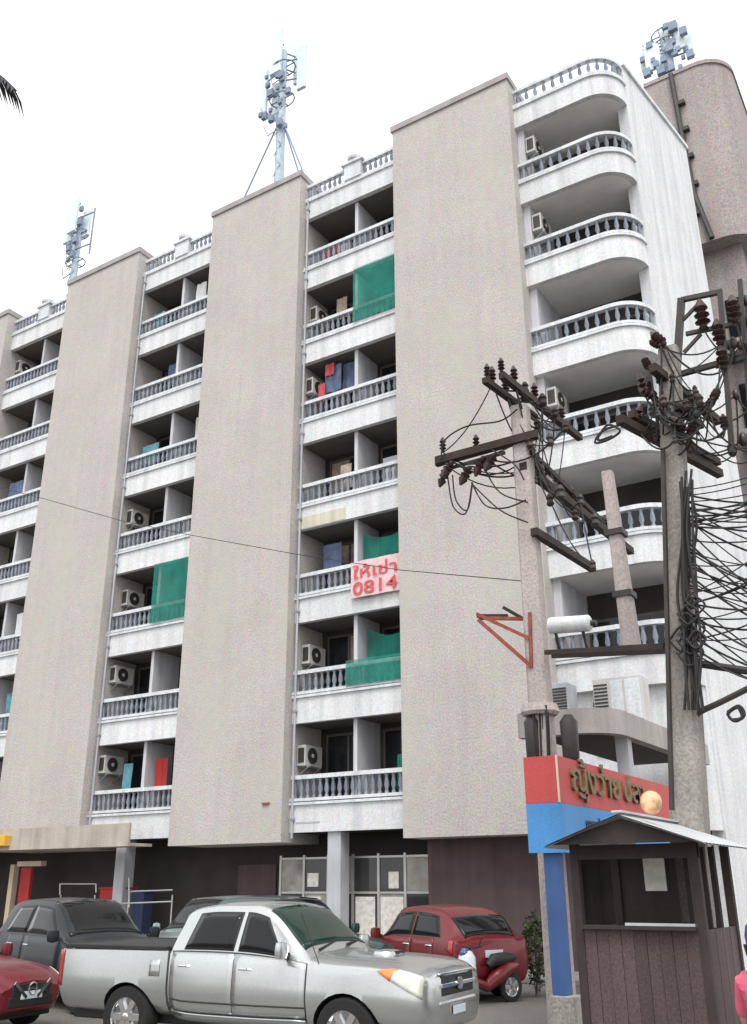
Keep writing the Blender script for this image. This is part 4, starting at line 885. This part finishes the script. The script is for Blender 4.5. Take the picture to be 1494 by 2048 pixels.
# ------------------------------------------------------------------ vehicles
class Shell:
    """body surface: stations (x, zb, w, zm, zbelt, wbelt, zr, wr) from tail to nose; v = 0 (underside) .. 7 (roof centre)"""
    def __init__(s, st): s.st = sorted(st)
    def params(s, x):
        st = s.st
        if x <= st[0][0]: return st[0][1:]
        if x >= st[-1][0]: return st[-1][1:]
        for i in range(len(st) - 1):
            if st[i][0] <= x <= st[i + 1][0]: break
        x0, x1 = st[i][0], st[i + 1][0]; h = x1 - x0; t = (x - x0) / h; out = []
        for c in range(1, 8):
            y0, y1 = st[i][c], st[i + 1][c]; d = (y1 - y0) / h
            def tang(k):
                if k <= 0 or k >= len(st) - 1: return d
                da = (st[k][c] - st[k - 1][c]) / (st[k][0] - st[k - 1][0]); db = (st[k + 1][c] - st[k][c]) / (st[k + 1][0] - st[k][0])
                return 0 if da * db <= 0 else 2 * da * db / (da + db)
            m0, m1 = tang(i), tang(i + 1)
            out.append((2 * t ** 3 - 3 * t * t + 1) * y0 + (t ** 3 - 2 * t * t + t) * h * m0 + (-2 * t ** 3 + 3 * t * t) * y1 + (t ** 3 - t * t) * h * m1)
        return out
    def sec(s, x):
        zb, w, zm, zbelt, wb, zr, wr = s.params(x)
        return [(0, zb), (w * .80, zb), (w * .945, zb + .13), (w, zm), (wb, zbelt), (wr, zr - .05), (wr * .72, zr - .002), (0, zr + .02)]
    def P(s, x, v, side=1):
        q = s.sec(x); v = max(0, min(7, v)); i = min(int(v), 6); t = v - i
        p0, p1, p2, p3 = q[max(i - 1, 0)], q[i], q[i + 1], (q[i + 2] if i + 2 < 8 else (-q[6][0], q[6][1]))
        if i == 0: p0 = (-q[1][0], q[1][1])
        def cr_(a, b, c, d): return .5 * (2 * b + (c - a) * t + (2 * a - 5 * b + 4 * c - d) * t * t * .5 * 1 + 0) if False else b + (c - b) * t + 0.25 * ((c - a) * t * (1 - t) ** 2 - (d - b) * t * t * (1 - t) - (c - b) * (t * (1 - t) ** 2 - t * t * (1 - t)))
        return Vector((x, side * cr_(p0[0], p1[0], p2[0], p3[0]), cr_(p0[1], p1[1], p2[1], p3[1])))
    def N(s, x, v, side):
        e = 1e-3; a = s.P(x + e, v, side) - s.P(x - e, v, side); c = s.P(x, min(v + e, 7), side) - s.P(x, max(v - e, 0), side)
        n = a.cross(c) * side; n = -n if side < 0 else n
        n = a.cross(c); 
        if n.length < 1e-12: return Vector((0, 0, 1))
        n.normalize()
        return n if (n.y * side > 0 or (abs(n.y) < .05 and n.z > 0)) else -n
    def body(s, arches, rw, name, m, parent, well='black_plastic'):
        x0, x1 = s.st[0][0], s.st[-1][0]; xs = []
        n = 64
        xs = sorted(set([x0 + (x1 - x0) * i / n for i in range(n + 1)] + [q[0] for q in s.st]))
        vs = [i / 4 for i in range(29)]; mb = MB(); W = 2 * len(vs) - 2
        for x in xs:
            ring = [s.P(x, v, 1) for v in vs] + [s.P(x, v, -1) for v in reversed(vs[1:-1])]
            mb.v += [tuple(p) for p in ring]
        for i in range(len(xs) - 1):
            for j in range(W): mb.f.append((i * W + j, (i + 1) * W + j, (i + 1) * W + (j + 1) % W, i * W + (j + 1) % W))
        mb.f.append(tuple(range(W))); mb.f.append(tuple((len(xs) - 1) * W + j for j in reversed(range(W))))
        o = mb.build(name, m, parent)
        bm = bmesh.new(); bm.from_mesh(o.data); bmesh.ops.recalc_face_normals(bm, faces=bm.faces); bm.to_mesh(o.data); bm.free()
        o.data.materials.append(M[well])
        cut = MB()
        for ax in arches: cut.disc_x((ax, 0, rw - .02), rw * 1.17, 4, 28)
        c = cut.build('cutter', well, parent)
        bm = bmesh.new(); bm.from_mesh(c.data); bmesh.ops.recalc_face_normals(bm, faces=bm.faces); bm.to_mesh(c.data); bm.free()
        bo = o.modifiers.new('b', 'BOOLEAN'); bo.object = c; bo.operation = 'DIFFERENCE'; bo.solver = 'EXACT'; bo.material_mode = 'TRANSFER'
        bpy.context.view_layer.update()
        me = bpy.data.meshes.new_from_object(o.evaluated_get(bpy.context.evaluated_depsgraph_get()))
        o.modifiers.clear(); o.data = me; bpy.data.objects.remove(c)
        me.polygons.foreach_set('use_smooth', [True] * len(me.polygons)); me.set_sharp_from_angle(angle=R(38))
        return o
    def window(s, m, parent, corners, side=1, nu=8, nv=6, name='side_window', off=.007):
        cx = sum(c[0] for c in corners) / 4; cv = sum(c[1] for c in corners) / 4
        big = [(c[0] + (.022 if c[0] > cx else -.022), c[1] + (.05 if c[1] > cv else -.05)) for c in corners]
        g = s.patch(name, m, parent, corners, side, off, nu, nv); s.patch('window_seal', 'black_plastic', g, big, side, off - .0035, nu, nv); return g
    def patch(s, name, m, parent, corners, side=1, off=.006, nu=8, nv=6, both=False):
        (xa, va), (xb, vb), (xc, vc), (xd, vd) = corners; mb = MB()
        for i in range(nu + 1):
            for j in range(nv + 1):
                u, v = i / nu, j / nv
                x = (xa * (1 - u) + xb * u) * (1 - v) + (xd * (1 - u) + xc * u) * v; vv = (va * (1 - u) + vb * u) * (1 - v) + (vd * (1 - u) + vc * u) * v
                sd_ = side
                if vv > 7: vv = 14 - vv; sd_ = -side
                mb.v.append(tuple(s.P(x, vv, sd_) + s.N(x, vv, sd_) * off))
        for i in range(nu):
            for j in range(nv): p = i * (nv + 1) + j; mb.f.append((p, p + nv + 1, p + nv + 2, p + 1))
        o = mb.build(name, m, parent, True); sm = o.modifiers.new('s', 'SOLIDIFY'); sm.thickness = off + .002; sm.offset = 0
        return o
def wheel(parent, x, y, r, w, spokes=6, out=1):
    t = MB().lathe([(r * .60, -w * .1), (r * .63, -w / 2), (r * .93, -w / 2), (r, -w * .36), (r, w * .36), (r * .93, w / 2), (r * .63, w / 2), (r * .60, w * .05)], (0, 0, 0), 28).mesh('tyre', 'tyre', True)
    e = bpy.data.objects.new('wheel', t); col.objects.link(e); e.parent = parent; e.location = (x, y, r); e.rotation_euler = (R(-90) * out, 0, 0)
    rim = MB(); rim.lathe([(r * .60, w * .30), (r * .64, w * .46), (r * .60, w * .44), (r * .56, w * .30)], (0, 0, 0), 28)
    for k in range(spokes):
        a = 2 * math.pi * k / spokes; rim.beam((0, 0, w * .36), (r * .6 * math.cos(a), r * .6 * math.sin(a), w * .36), r * .20, .03)
    rim.lathe([(r * .14, w * .3), (r * .14, w * .43), (r * .06, w * .45)], (0, 0, 0), 12)
    q = rim.build('rim', 'chrome', e); MB().lathe([(r * .58, w * .10), (r * .58, w * .12)], (0, 0, 0), 20).build('brake', 'dark_metal', e)
    return e
def lbox(name, m, parent, x0, x1, y0, y1, z0, z1, bevel=.01): return MB().box(x0, x1, y0, y1, z0, z1).build(name, m, parent, bevel=bevel)
def handle(parent, sh, x, v, side):
    p = sh.P(x, v, side); n = sh.N(x, v, side) * .03
    MB().tube([p + Vector((-.09, 0, 0)), p + n + Vector((-.06, 0, 0)), p + n + Vector((.06, 0, 0)), p + Vector((.09, 0, 0))], .013, 6).build('handle', 'chrome', parent, True)
def mirror(parent, sh, x, v, side, m):
    p = sh.P(x, v, side)
    e = MB().lathe([(.02, -.10), (.075, -.085), (.09, 0), (.075, .085), (.02, .10)], (0, 0, 0), 12).build('wing_mirror', m, parent, True)
    e.location = p + Vector((0.02, side * .16, .06)); e.scale = (.7, 1.25, 1)
    MB().beam((0, 0, -.03), (0, -side * .12, -.06), .06).build('mirror_stalk', 'black_plastic', e)

# --- silver double-cab pickup
pk_ = empty('pickup_truck', (-5.08, -10.02, 0), 'silver double cab pickup truck parked in front of the building', 'pickup truck', rz=R(4.5))
pk_.scale = (1.05, 1.05, 1.0)
W_ = .90; RW = .365
cab = Shell([(-2.46, .40, W_ * .97, .72, 1.12, W_ * .95, 1.52, .60), (-2.40, .36, W_ * .98, .72, 1.12, W_ * .955, 1.62, .61), (-2.25, .34, W_ * .99, .70, 1.12, W_ * .96, 1.675, .625), (-1.85, .33, W_, .70, 1.12, W_ * .96, 1.715, .64), (-1.40, .33, W_, .70, 1.11, W_ * .96, 1.715, .64),
             (-1.18, .33, W_, .70, 1.10, W_ * .96, 1.675, .645), (-0.62, .34, W_, .70, 1.07, W_ * .955, 1.26, .73), (-0.48, .34, W_, .70, 1.05, W_ * .955, 1.165, .76), (-0.2, .36, W_, .70, 1.02, W_ * .96, 1.135, .76), (.25, .38, W_ * .99, .70, 1.01, W_ * .95, 1.12, .75),
             (.6, .36, W_ * .98, .70, .99, W_ * .94, 1.095, .73), (.84, .36, W_ * .92, .70, .95, W_ * .87, 1.055, .67), (.94, .40, W_ * .82, .68, .91, W_ * .77, 1.005, .60), (.98, .46, W_ * .70, .66, .87, W_ * .64, .945, .52)])
cb = cab.body([0.0], RW, 'cab_body', 'silver', pk_)
bed = Shell([(-4.28, .48, W_ * .93, .72, 1.11, W_ * .92, 1.135, .80), (-4.22, .42, W_ * .97, .72, 1.13, W_ * .96, 1.155, .82), (-3.6, .40, W_ * 1.0, .72, 1.14, W_ * .965, 1.16, .82), (-3.0, .40, W_ * 1.0, .72, 1.145, W_ * .965, 1.165, .82), (-2.49, .40, W_ * .975, .72, 1.15, W_ * .96, 1.17, .82)])
bo_ = bed.body([-3.085], RW, 'cargo_bed', 'silver', pk_)
lbox('bed_liner', 'black_plastic', pk_, -4.16, -2.56, -.74, .74, 1.13, 1.195, .015)
for s in (-1, 1): lbox('bed_rail', 'black_plastic', pk_, -4.2, -2.52, s * .82 - .045, s * .82 + .045, 1.15, 1.205, .012)
for s in (-1, 1):
    cab.window('car_glass', pk_, [(-2.24, 4.14), (-1.55, 4.14), (-1.53, 4.86), (-2.14, 4.86)], s)
    cab.window('car_glass', pk_, [(-1.44, 4.14), (-.80, 4.14), (-1.16, 4.84), (-1.43, 4.86)], s)
    for (xa, xb, hx) in ((-2.42, -1.50, -2.22), (-1.49, -.50, -1.32)):
        g = cab.patch('door_gap', 'seam', pk_, [(xa - .012, 1.96), (xb + .012, 1.96), (xb + .012, 4.07), (xa - .012, 4.07)], s, .0035)
        dpt = cab.patch('door', 'silver', pk_, [(xa, 2.05), (xb, 2.05), (xb, 4.04), (xa, 4.04)], s, .007, 10, 10); handle(dpt, cab, hx, 3.72, s)
    cab.patch('sill_trim', 'silver', pk_, [(-2.4, 1.7), (-.5, 1.7), (-.5, 2.0), (-2.4, 2.0)], s, .02)
    hl = cab.patch('headlamp', 'headlamp', pk_, [(.40, 4.02), (.90, 3.15), (.905, 4.25), (.62, 4.55)], s, .008, 10, 6)
    cab.patch('turn_signal', 'amber', hl, [(.40, 4.02), (.56, 3.72), (.64, 4.40), (.58, 4.50)], s, .012, 5, 5)
    mirror(pk_, cab, -.78, 4.2, s, 'silver')
    bed.patch('tail_lamp', 'tail_red', pk_, [(-4.27, 2.9), (-4.19, 2.9), (-4.19, 4.0), (-4.27, 4.0)], s, .008, 3, 6)
    for x in (0.0, -3.085): wheel(pk_, x, s * .77, RW, .24, 6, s)
cab.patch('windscreen', 'car_glass_green', pk_, [(-.60, 5.06), (-.60, 8.94), (-1.15, 8.9), (-1.15, 5.10)], 1, .006, 14, 8)
cab.patch('rear_window', 'car_glass', pk_, [(-2.455, 4.5), (-2.455, 5.0), (-2.455, 5.0), (-2.455, 4.5)], 1, .006, 2, 2)
# nose: grille, badge, bumper, bonnet scoop
gr = lbox('grille', 'black_plastic', pk_, .93, .985, -.46, .46, .73, .955, .02)
lbox('grille_bar', 'chrome', gr, .975, 1.005, -.48, .48, .825, .87, .008); lbox('grille_surround', 'chrome', gr, .965, .995, -.49, .49, .957, .985, .008)
bdg = MB().tube([(1.0, 0, .85), (1.02, 0, .85)], .07, 16).build('badge', 'chrome', gr, True)
lbox('lower_intake', 'black_plastic', pk_, .93, .978, -.40, .40, .50, .62, .02)
lbox('front_bumper', 'silver', pk_, .90, .992, -.52, .52, .625, .695, .03)
lbox('number_plate', 'plate', pk_, .99, 1.0, -.17, .17, .53, .62, .004)
sc_ = MB().lathe([(.30, 0), (.27, .035), (.12, .05), (.01, .052)], (0, 0, 0), 20).build('bonnet_scoop', 'silver', pk_, True); sc_.location = (.10, 0, 1.135); sc_.scale = (.62, .75, 1)
lbox('scoop_intake', 'black_plastic', sc_, .18, .285, -.14, .14, .012, .040, .004)
wp = MB(); wp.beam((-.52, -.55, 1.20), (-.62, .05, 1.275), .02).beam((-.52, .1, 1.225), (-.62, .6, 1.25), .02); wp.build('wiper', 'black_plastic', pk_)
MB().tube([cab.P(-.35, 4.3, -1), cab.P(-.35, 4.3, -1) + Vector((-.25, 0, .55))], .006, 6).build('aerial', 'black_plastic', pk_)
bed.patch('fuel_flap', 'silver', pk_, [(-2.75, 3.3), (-2.60, 3.3), (-2.60, 3.75), (-2.75, 3.75)], -1, .006, 3, 3)
for s_ in (-1, 1): cab.patch('side_moulding', 'seam', pk_, [(-2.4, 2.55), (-.5, 2.55), (-.5, 2.63), (-2.4, 2.63)], s_, .011, 12, 1)
lbox('chassis', 'black_plastic', pk_, -4.2, .8, -.6, .6, .28, .45, .02)
lbox('tailgate_handle', 'black_plastic', pk_, -4.30, -4.27, -.12, .12, .92, .98, .006)

# --- generic passenger car built from the same kind of shell
def passenger_car(name, loc, rz, paint, label, L=4.3, W=.88, Hh=1.6, belt=1.0, rw=.33, hood=1.0, kind='suv', glass='car_glass', lamps=True):
    e = empty(name, loc, label, 'car', 'cars parked by the building', rz=rz)
    f = L / 2; ax0, ax1 = -L / 2 + .82, L / 2 - .85
    tail = -f
    if kind == 'suv':
        top = [(tail + .02, Hh - .35), (tail + .22, Hh - .10), (tail + .6, Hh - .02), (tail + 1.3, Hh), (tail + 2.05, Hh - .03)]
    else:
        top = [(tail + .05, belt + .06), (tail + .45, Hh - .16), (tail + .85, Hh - .03), (tail + 1.4, Hh), (tail + 1.95, Hh - .03)]
    cowl = tail + L * .66
    st = [(tail - .0, .46, W * .80, .66, belt - .12, W * .78, top[0][1] - .1, .52)]
    for (x, z) in top: st.append((x + .03, .30, W, .66, belt, W * .95, z, .62 if x > tail + .1 else .58))
    st += [(cowl, .28, W, .66, belt - .03, W * .95, hood + .06, .70), (cowl + .2, .28, W, .66, belt - .05, W * .95, hood, .72), (f - .55, .26, W * .98, .64, belt - .14, W * .92, hood - .06, .66), (f - .2, .26, W * .88, .60, belt - .24, W * .82, hood - .15, .56), (f, .34, W * .62, .56, belt - .36, W * .58, hood - .28, .40)]
    sh = Shell(st); sh.body([ax0, ax1], rw, 'body', paint, e)
    wt = top[-1][0]; wtp = tail + .35
    for s in (-1, 1):
        sh.window(glass, e, [(tail + .55, 4.15), (tail + 1.42, 4.15), (tail + 1.40, 4.85), (tail + .75, 4.82)], s)
        sh.window(glass, e, [(tail + 1.50, 4.15), (cowl - .12, 4.15), (wt + .12, 4.84), (tail + 1.50, 4.86)], s)
        for (xa, xb) in ((tail + .72, tail + 1.44), (tail + 1.46, cowl - .02)):
            sh.patch('door_gap', 'seam', e, [(xa - .006, 1.9), (xb + .006, 1.9), (xb + .006, 4.06), (xa - .006, 4.06)], s, .0035)
            dd = sh.patch('door', paint, e, [(xa, 1.95), (xb, 1.95), (xb, 4.04), (xa, 4.04)], s, .007, 8, 8); handle(dd, sh, xa + .12, 3.75, s)
        sh.patch('headlamp', 'headlamp', e, [(f - .52, 3.7), (f - .08, 3.25), (f - .10, 4.1), (f - .42, 4.3)], s, .008)
        sh.patch('tail_lamp', 'tail_red', e, [(tail + .10, 3.3), (tail + .26, 3.5), (tail + .24, 4.1), (tail + .10, 4.1)], s, .006)
        mirror(e, sh, cowl - .1, 4.15, s, paint)
        for x in (ax0, ax1): wheel(e, x, s * (W - .13), rw, .21, 5, s)
    sh.patch('windscreen', glass, e, [(cowl - .02, 5.05), (cowl - .02, 8.95), (wt + .07, 8.9), (wt + .07, 5.1)], 1, .006, 12, 8)
    sh.patch('rear_window', glass, e, [(top[0][0] + .05, 5.15), (top[0][0] + .05, 8.85), (top[1][0] + .02, 8.85), (top[1][0] + .02, 5.15)], 1, .008, 10, 6)
    g = lbox('grille', 'black_plastic', e, f - .03, f + .012, -.36, .36, hood - .46, hood - .29, .015); lbox('lower_intake', 'black_plastic', e, f - .03, f + .01, -.42, .42, .36, .5, .015)
    lbox('number_plate', 'plate', e, f + .005, f + .02, -.2, .2, .46, .56, .004); lbox('number_plate', 'plate', e, tail - .012, tail - .002, -.2, .2, .72, .84, .004)
    lbox('underbody', 'black_plastic', e, tail + .2, f - .2, -W * .7, W * .7, .20, .34, .02)
    return e, sh, g, f, hood
q = atd(66, 1955, 13.4)
hd = R(6)
nose = Vector((q.x, q.y, 0))
e, sh, g, f, hood = passenger_car('red_car', (nose.x - math.cos(hd) * 2.2, nose.y - math.sin(hd) * 2.2, 0), hd, 'car_maroon', 'dark red car nosing in beside the tail of the silver pickup', L=4.4, Hh=1.40, belt=.95, hood=.95, kind='sedan')
v = MB()
for s in (-1, 1): MB().beam((f + .02, s * .34, hood - .27), (f + .02, s * .10, hood - .47), .012, .045).build('chrome_trim', 'chrome', g)
rg = MB().tube([(f + .02, .075 * math.cos(t), hood - .36 + .075 * math.sin(t)) for t in [R(24 * i) for i in range(16)]], .014, 6); rg.beam((f + .02, -.1, hood - .36), (f + .02, .1, hood - .36), .012, .03); rg.build('badge', 'chrome', g)
p = atd(215, 1875, 16.6)
passenger_car('grey_car', (p.x - .74 * math.cos(R(-16)), p.y - .74 * math.sin(R(-16)), 0), R(-16), 'car_grey', 'dark grey car with pale sky reflected in its side windows, behind the pickup bed', L=4.6, Hh=1.72, belt=1.08, hood=1.10, rw=.36)
p = atd(640, 1830, 18.8)
passenger_car('dark_teal_car', (p.x - .5, p.y, 0), R(-12), 'car_teal', 'dark teal car with only its roof above the pickup windscreen', L=4.4, Hh=1.72, belt=1.06, hood=1.05, rw=.36)
p = atd(420, 1830, 20)
passenger_car('pale_grey_car', (p.x - .2, p.y + .2, 0), R(-95), 'car_pale', 'pale grey car whose roof edge shows above the pickup cab', L=4.3, Hh=1.71, belt=1.04, hood=1.02)
p = atd(862, 1880, 18.2)
passenger_car('red_hatchback', (p.x - .1, p.y + .2, 0), R(154), 'car_red', 'red hatchback parked tail out against the maroon wall', L=3.9, Hh=1.56, belt=1.0, hood=1.0, W=.86, kind='sedan')

# --- scooter
q = atd(930, 1930, 16.3)
so = empty('motor_scooter', (q.x + .46 * .42, q.y + .46 * .91, 0), 'white and red motor scooter standing by the red hatchback', 'scooter', rz=R(-115))
so.scale = (.9, .9, .9)
for x in (.60, -.60): wheel(so, x, 0, .27, .09, 5, 1)
MB().tube([(.62, 0, .30), (.50, 0, .62), (.42, 0, .92), (.38, 0, 1.0)], [.05, .06, .05, .03], 8).build('fork', 'dark_metal', so, True)
MB().lathe([(.03, .0), (.13, .06), (.17, .22), (.16, .42), (.10, .52), (.02, .55)], (.46, 0, .42), 12).build('front_fairing', 'scooter_white', so, True).scale = (1, 1.15, 1)
MB().lathe([(.02, 0), (.10, .03), (.11, .12), (.05, .2)], (.50, 0, .80), 12).build('headlamp_cowl', 'scooter_blue', so, True)
MB().tube([(.36, -.34, 1.04), (.40, -.1, 1.0), (.40, .1, 1.0), (.36, .34, 1.04)], .018, 8).build('handlebar', 'black_plastic', so)
for s in (-1, 1): MB().tube([(.38, s * .28, 1.03), (.36, s * .36, 1.18)], .01, 6).build('mirror_stem', 'black_plastic', so); MB().lathe([(.02, -.01), (.06, 0), (.02, .01)], (.36, s * .37, 1.2), 10).build('mirror', 'black_plastic', so)
MB().tube([(.30, 0, .40), (.0, 0, .30), (-.25, 0, .45), (-.55, 0, .62), (-.80, 0, .66)], [.09, .10, .15, .15, .05], 10).build('body_shell', 'car_red', so, True)
MB().tube([(-.05, 0, .66), (-.2, 0, .76), (-.5, 0, .78), (-.75, 0, .80)], [.06, .12, .12, .05], 10).build('seat', 'black_plastic', so, True)
MB().tube([(.78, 0, .44), (.62, 0, .57), (.42, 0, .50)], [.05, .07, .05], 8).build('front_mudguard', 'scooter_white', so, True)

# ------------------------------------------------------------------ person at the right edge
fb_ = atd(1503, 1766, 6.2); px, py = fb_.x, fb_.y
pe = empty('person', (px, py, 0), 'person in a pink top and blue cap standing beside the guard booth', 'person', rz=R(60))
def skin_body(name, joints, edges, m, parent, root=0):
    me = bpy.data.meshes.new(name); me.from_pydata([j[0] for j in joints], edges, []); me.update()
    o = bpy.data.objects.new(name, me); col.objects.link(o); o.parent = parent
    o.modifiers.new('skin', 'SKIN')
    for i, j in enumerate(joints):
        sv = me.skin_vertices[0].data[i]; sv.radius = (j[1], j[2] if len(j) > 2 else j[1]); sv.use_root = (i == root)
    ss = o.modifiers.new('sub', 'SUBSURF'); ss.levels = 2; ss.render_levels = 2
    me.materials.append(M[m]); return o
J = [((0, 0, .88), .13, .12), ((0, 0, 1.05), .12, .10), ((.01, 0, 1.25), .15, .11), ((.01, 0, 1.36), .10, .08), ((.02, 0, 1.43), .05, .05), ((.03, 0, 1.50), .075, .085), ((.03, 0, 1.59), .085, .095), ((.02, 0, 1.66), .05, .05),
     ((0, .17, 1.34), .058), ((.02, .22, 1.10), .045), ((.14, .20, .90), .035), ((.19, .19, .84), .028),
     ((0, -.17, 1.34), .058), ((.02, -.22, 1.10), .045), ((.12, -.21, .89), .035), ((.17, -.20, .83), .028),
     ((0, .09, .82), .095), ((.02, .10, .46), .062), ((-.01, .10, .10), .042), ((.10, .10, .04), .035),
     ((0, -.09, .82), .095), ((.02, -.10, .46), .062), ((-.01, -.10, .10), .042), ((.10, -.10, .04), .035)]
E_ = [(0, 1), (1, 2), (2, 3), (3, 4), (4, 5), (5, 6), (6, 7), (3, 8), (8, 9), (9, 10), (10, 11), (3, 12), (12, 13), (13, 14), (14, 15), (0, 16), (16, 17), (17, 18), (18, 19), (0, 20), (20, 21), (21, 22), (22, 23)]
skin_body('body', J, E_, 'skin', pe)
for s in (1, -1):
    for k in range(4):
        y = s * (.19 if s > 0 else .20) + (k - 1.5) * .019; L_ = (.055, .065, .06, .045)[k]
        skin_body('finger', [((.185, y, .83), .009), ((.21, y, .80), .0085), ((.205, y, .80 - L_), .007)], [(0, 1), (1, 2)], 'skin', pe)
    skin_body('thumb', [((.165, s * .165, .85), .011), ((.19, s * .145, .825), .0095), ((.20, s * .145, .79), .008)], [(0, 1), (1, 2)], 'skin', pe)
JT = [((0, 0, .84), .165, .14), ((0, 0, 1.05), .145, .125), ((.01, 0, 1.25), .172, .13), ((.01, 0, 1.355), .115, .09), ((.015, 0, 1.395), .068, .066), ((0, .17, 1.345), .075), ((.02, .225, 1.10), .062), ((0, -.17, 1.345), .075), ((.02, -.225, 1.10), .062)]
skin_body('blouse', JT, [(0, 1), (1, 2), (2, 3), (3, 4), (3, 5), (5, 6), (3, 7), (7, 8)], 'pink_shirt', pe)
JP = [((0, 0, .86), .15, .135), ((0, .09, .80), .115), ((.02, .10, .46), .088), ((-.005, .10, .13), .075), ((0, -.09, .80), .115), ((.02, -.10, .46), .088), ((-.005, -.10, .13), .075)]
skin_body('trousers', JP, [(0, 1), (1, 2), (2, 3), (0, 4), (4, 5), (5, 6)], 'trousers', pe)
MB().lathe([(.104, 1.56), (.108, 1.61), (.095, 1.67), (.05, 1.71), (.01, 1.715)], (.025, 0, 0), 16).build('cap', 'blue_cap', pe, True)
MB().prism([(.10, -.085), (.19, -.06), (.21, 0), (.19, .06), (.10, .085)], 1.572, 1.585).build('cap_peak', 'blue_cap', pe)
MB().lathe([(.06, 1.44), (.088, 1.50), (.098, 1.56)], (-.012, 0, 0), 14).build('hair', 'hair', pe, True)
for s in (-1, 1):
    MB().lathe([(.002, -.011), (.010, 0), (.002, .011)], (.111, s * .034, 1.545), 8).build('eye', 'hair', pe, True)
    MB().lathe([(.004, -.03), (.014, 0), (.004, .03)], (.02, s * .092, 1.53), 8).build('ear', 'skin', pe, True)
MB().lathe([(.014, 0), (.010, .02), (.003, .045)], (.118, 0, 1.50), 8).build('nose', 'skin', pe, True)
MB().box(.095, .113, -.024, .024, 1.468, 1.476).build('mouth', 'trousers', pe, bevel=.003)
for s in (-1, 1): MB().box(-.06, .16, s * .10 - .045, s * .10 + .045, 0, .075).build('shoe', 'black_plastic', pe, bevel=.025)

for o in list(bpy.data.objects):
    if '_w' in o: del o['_w']
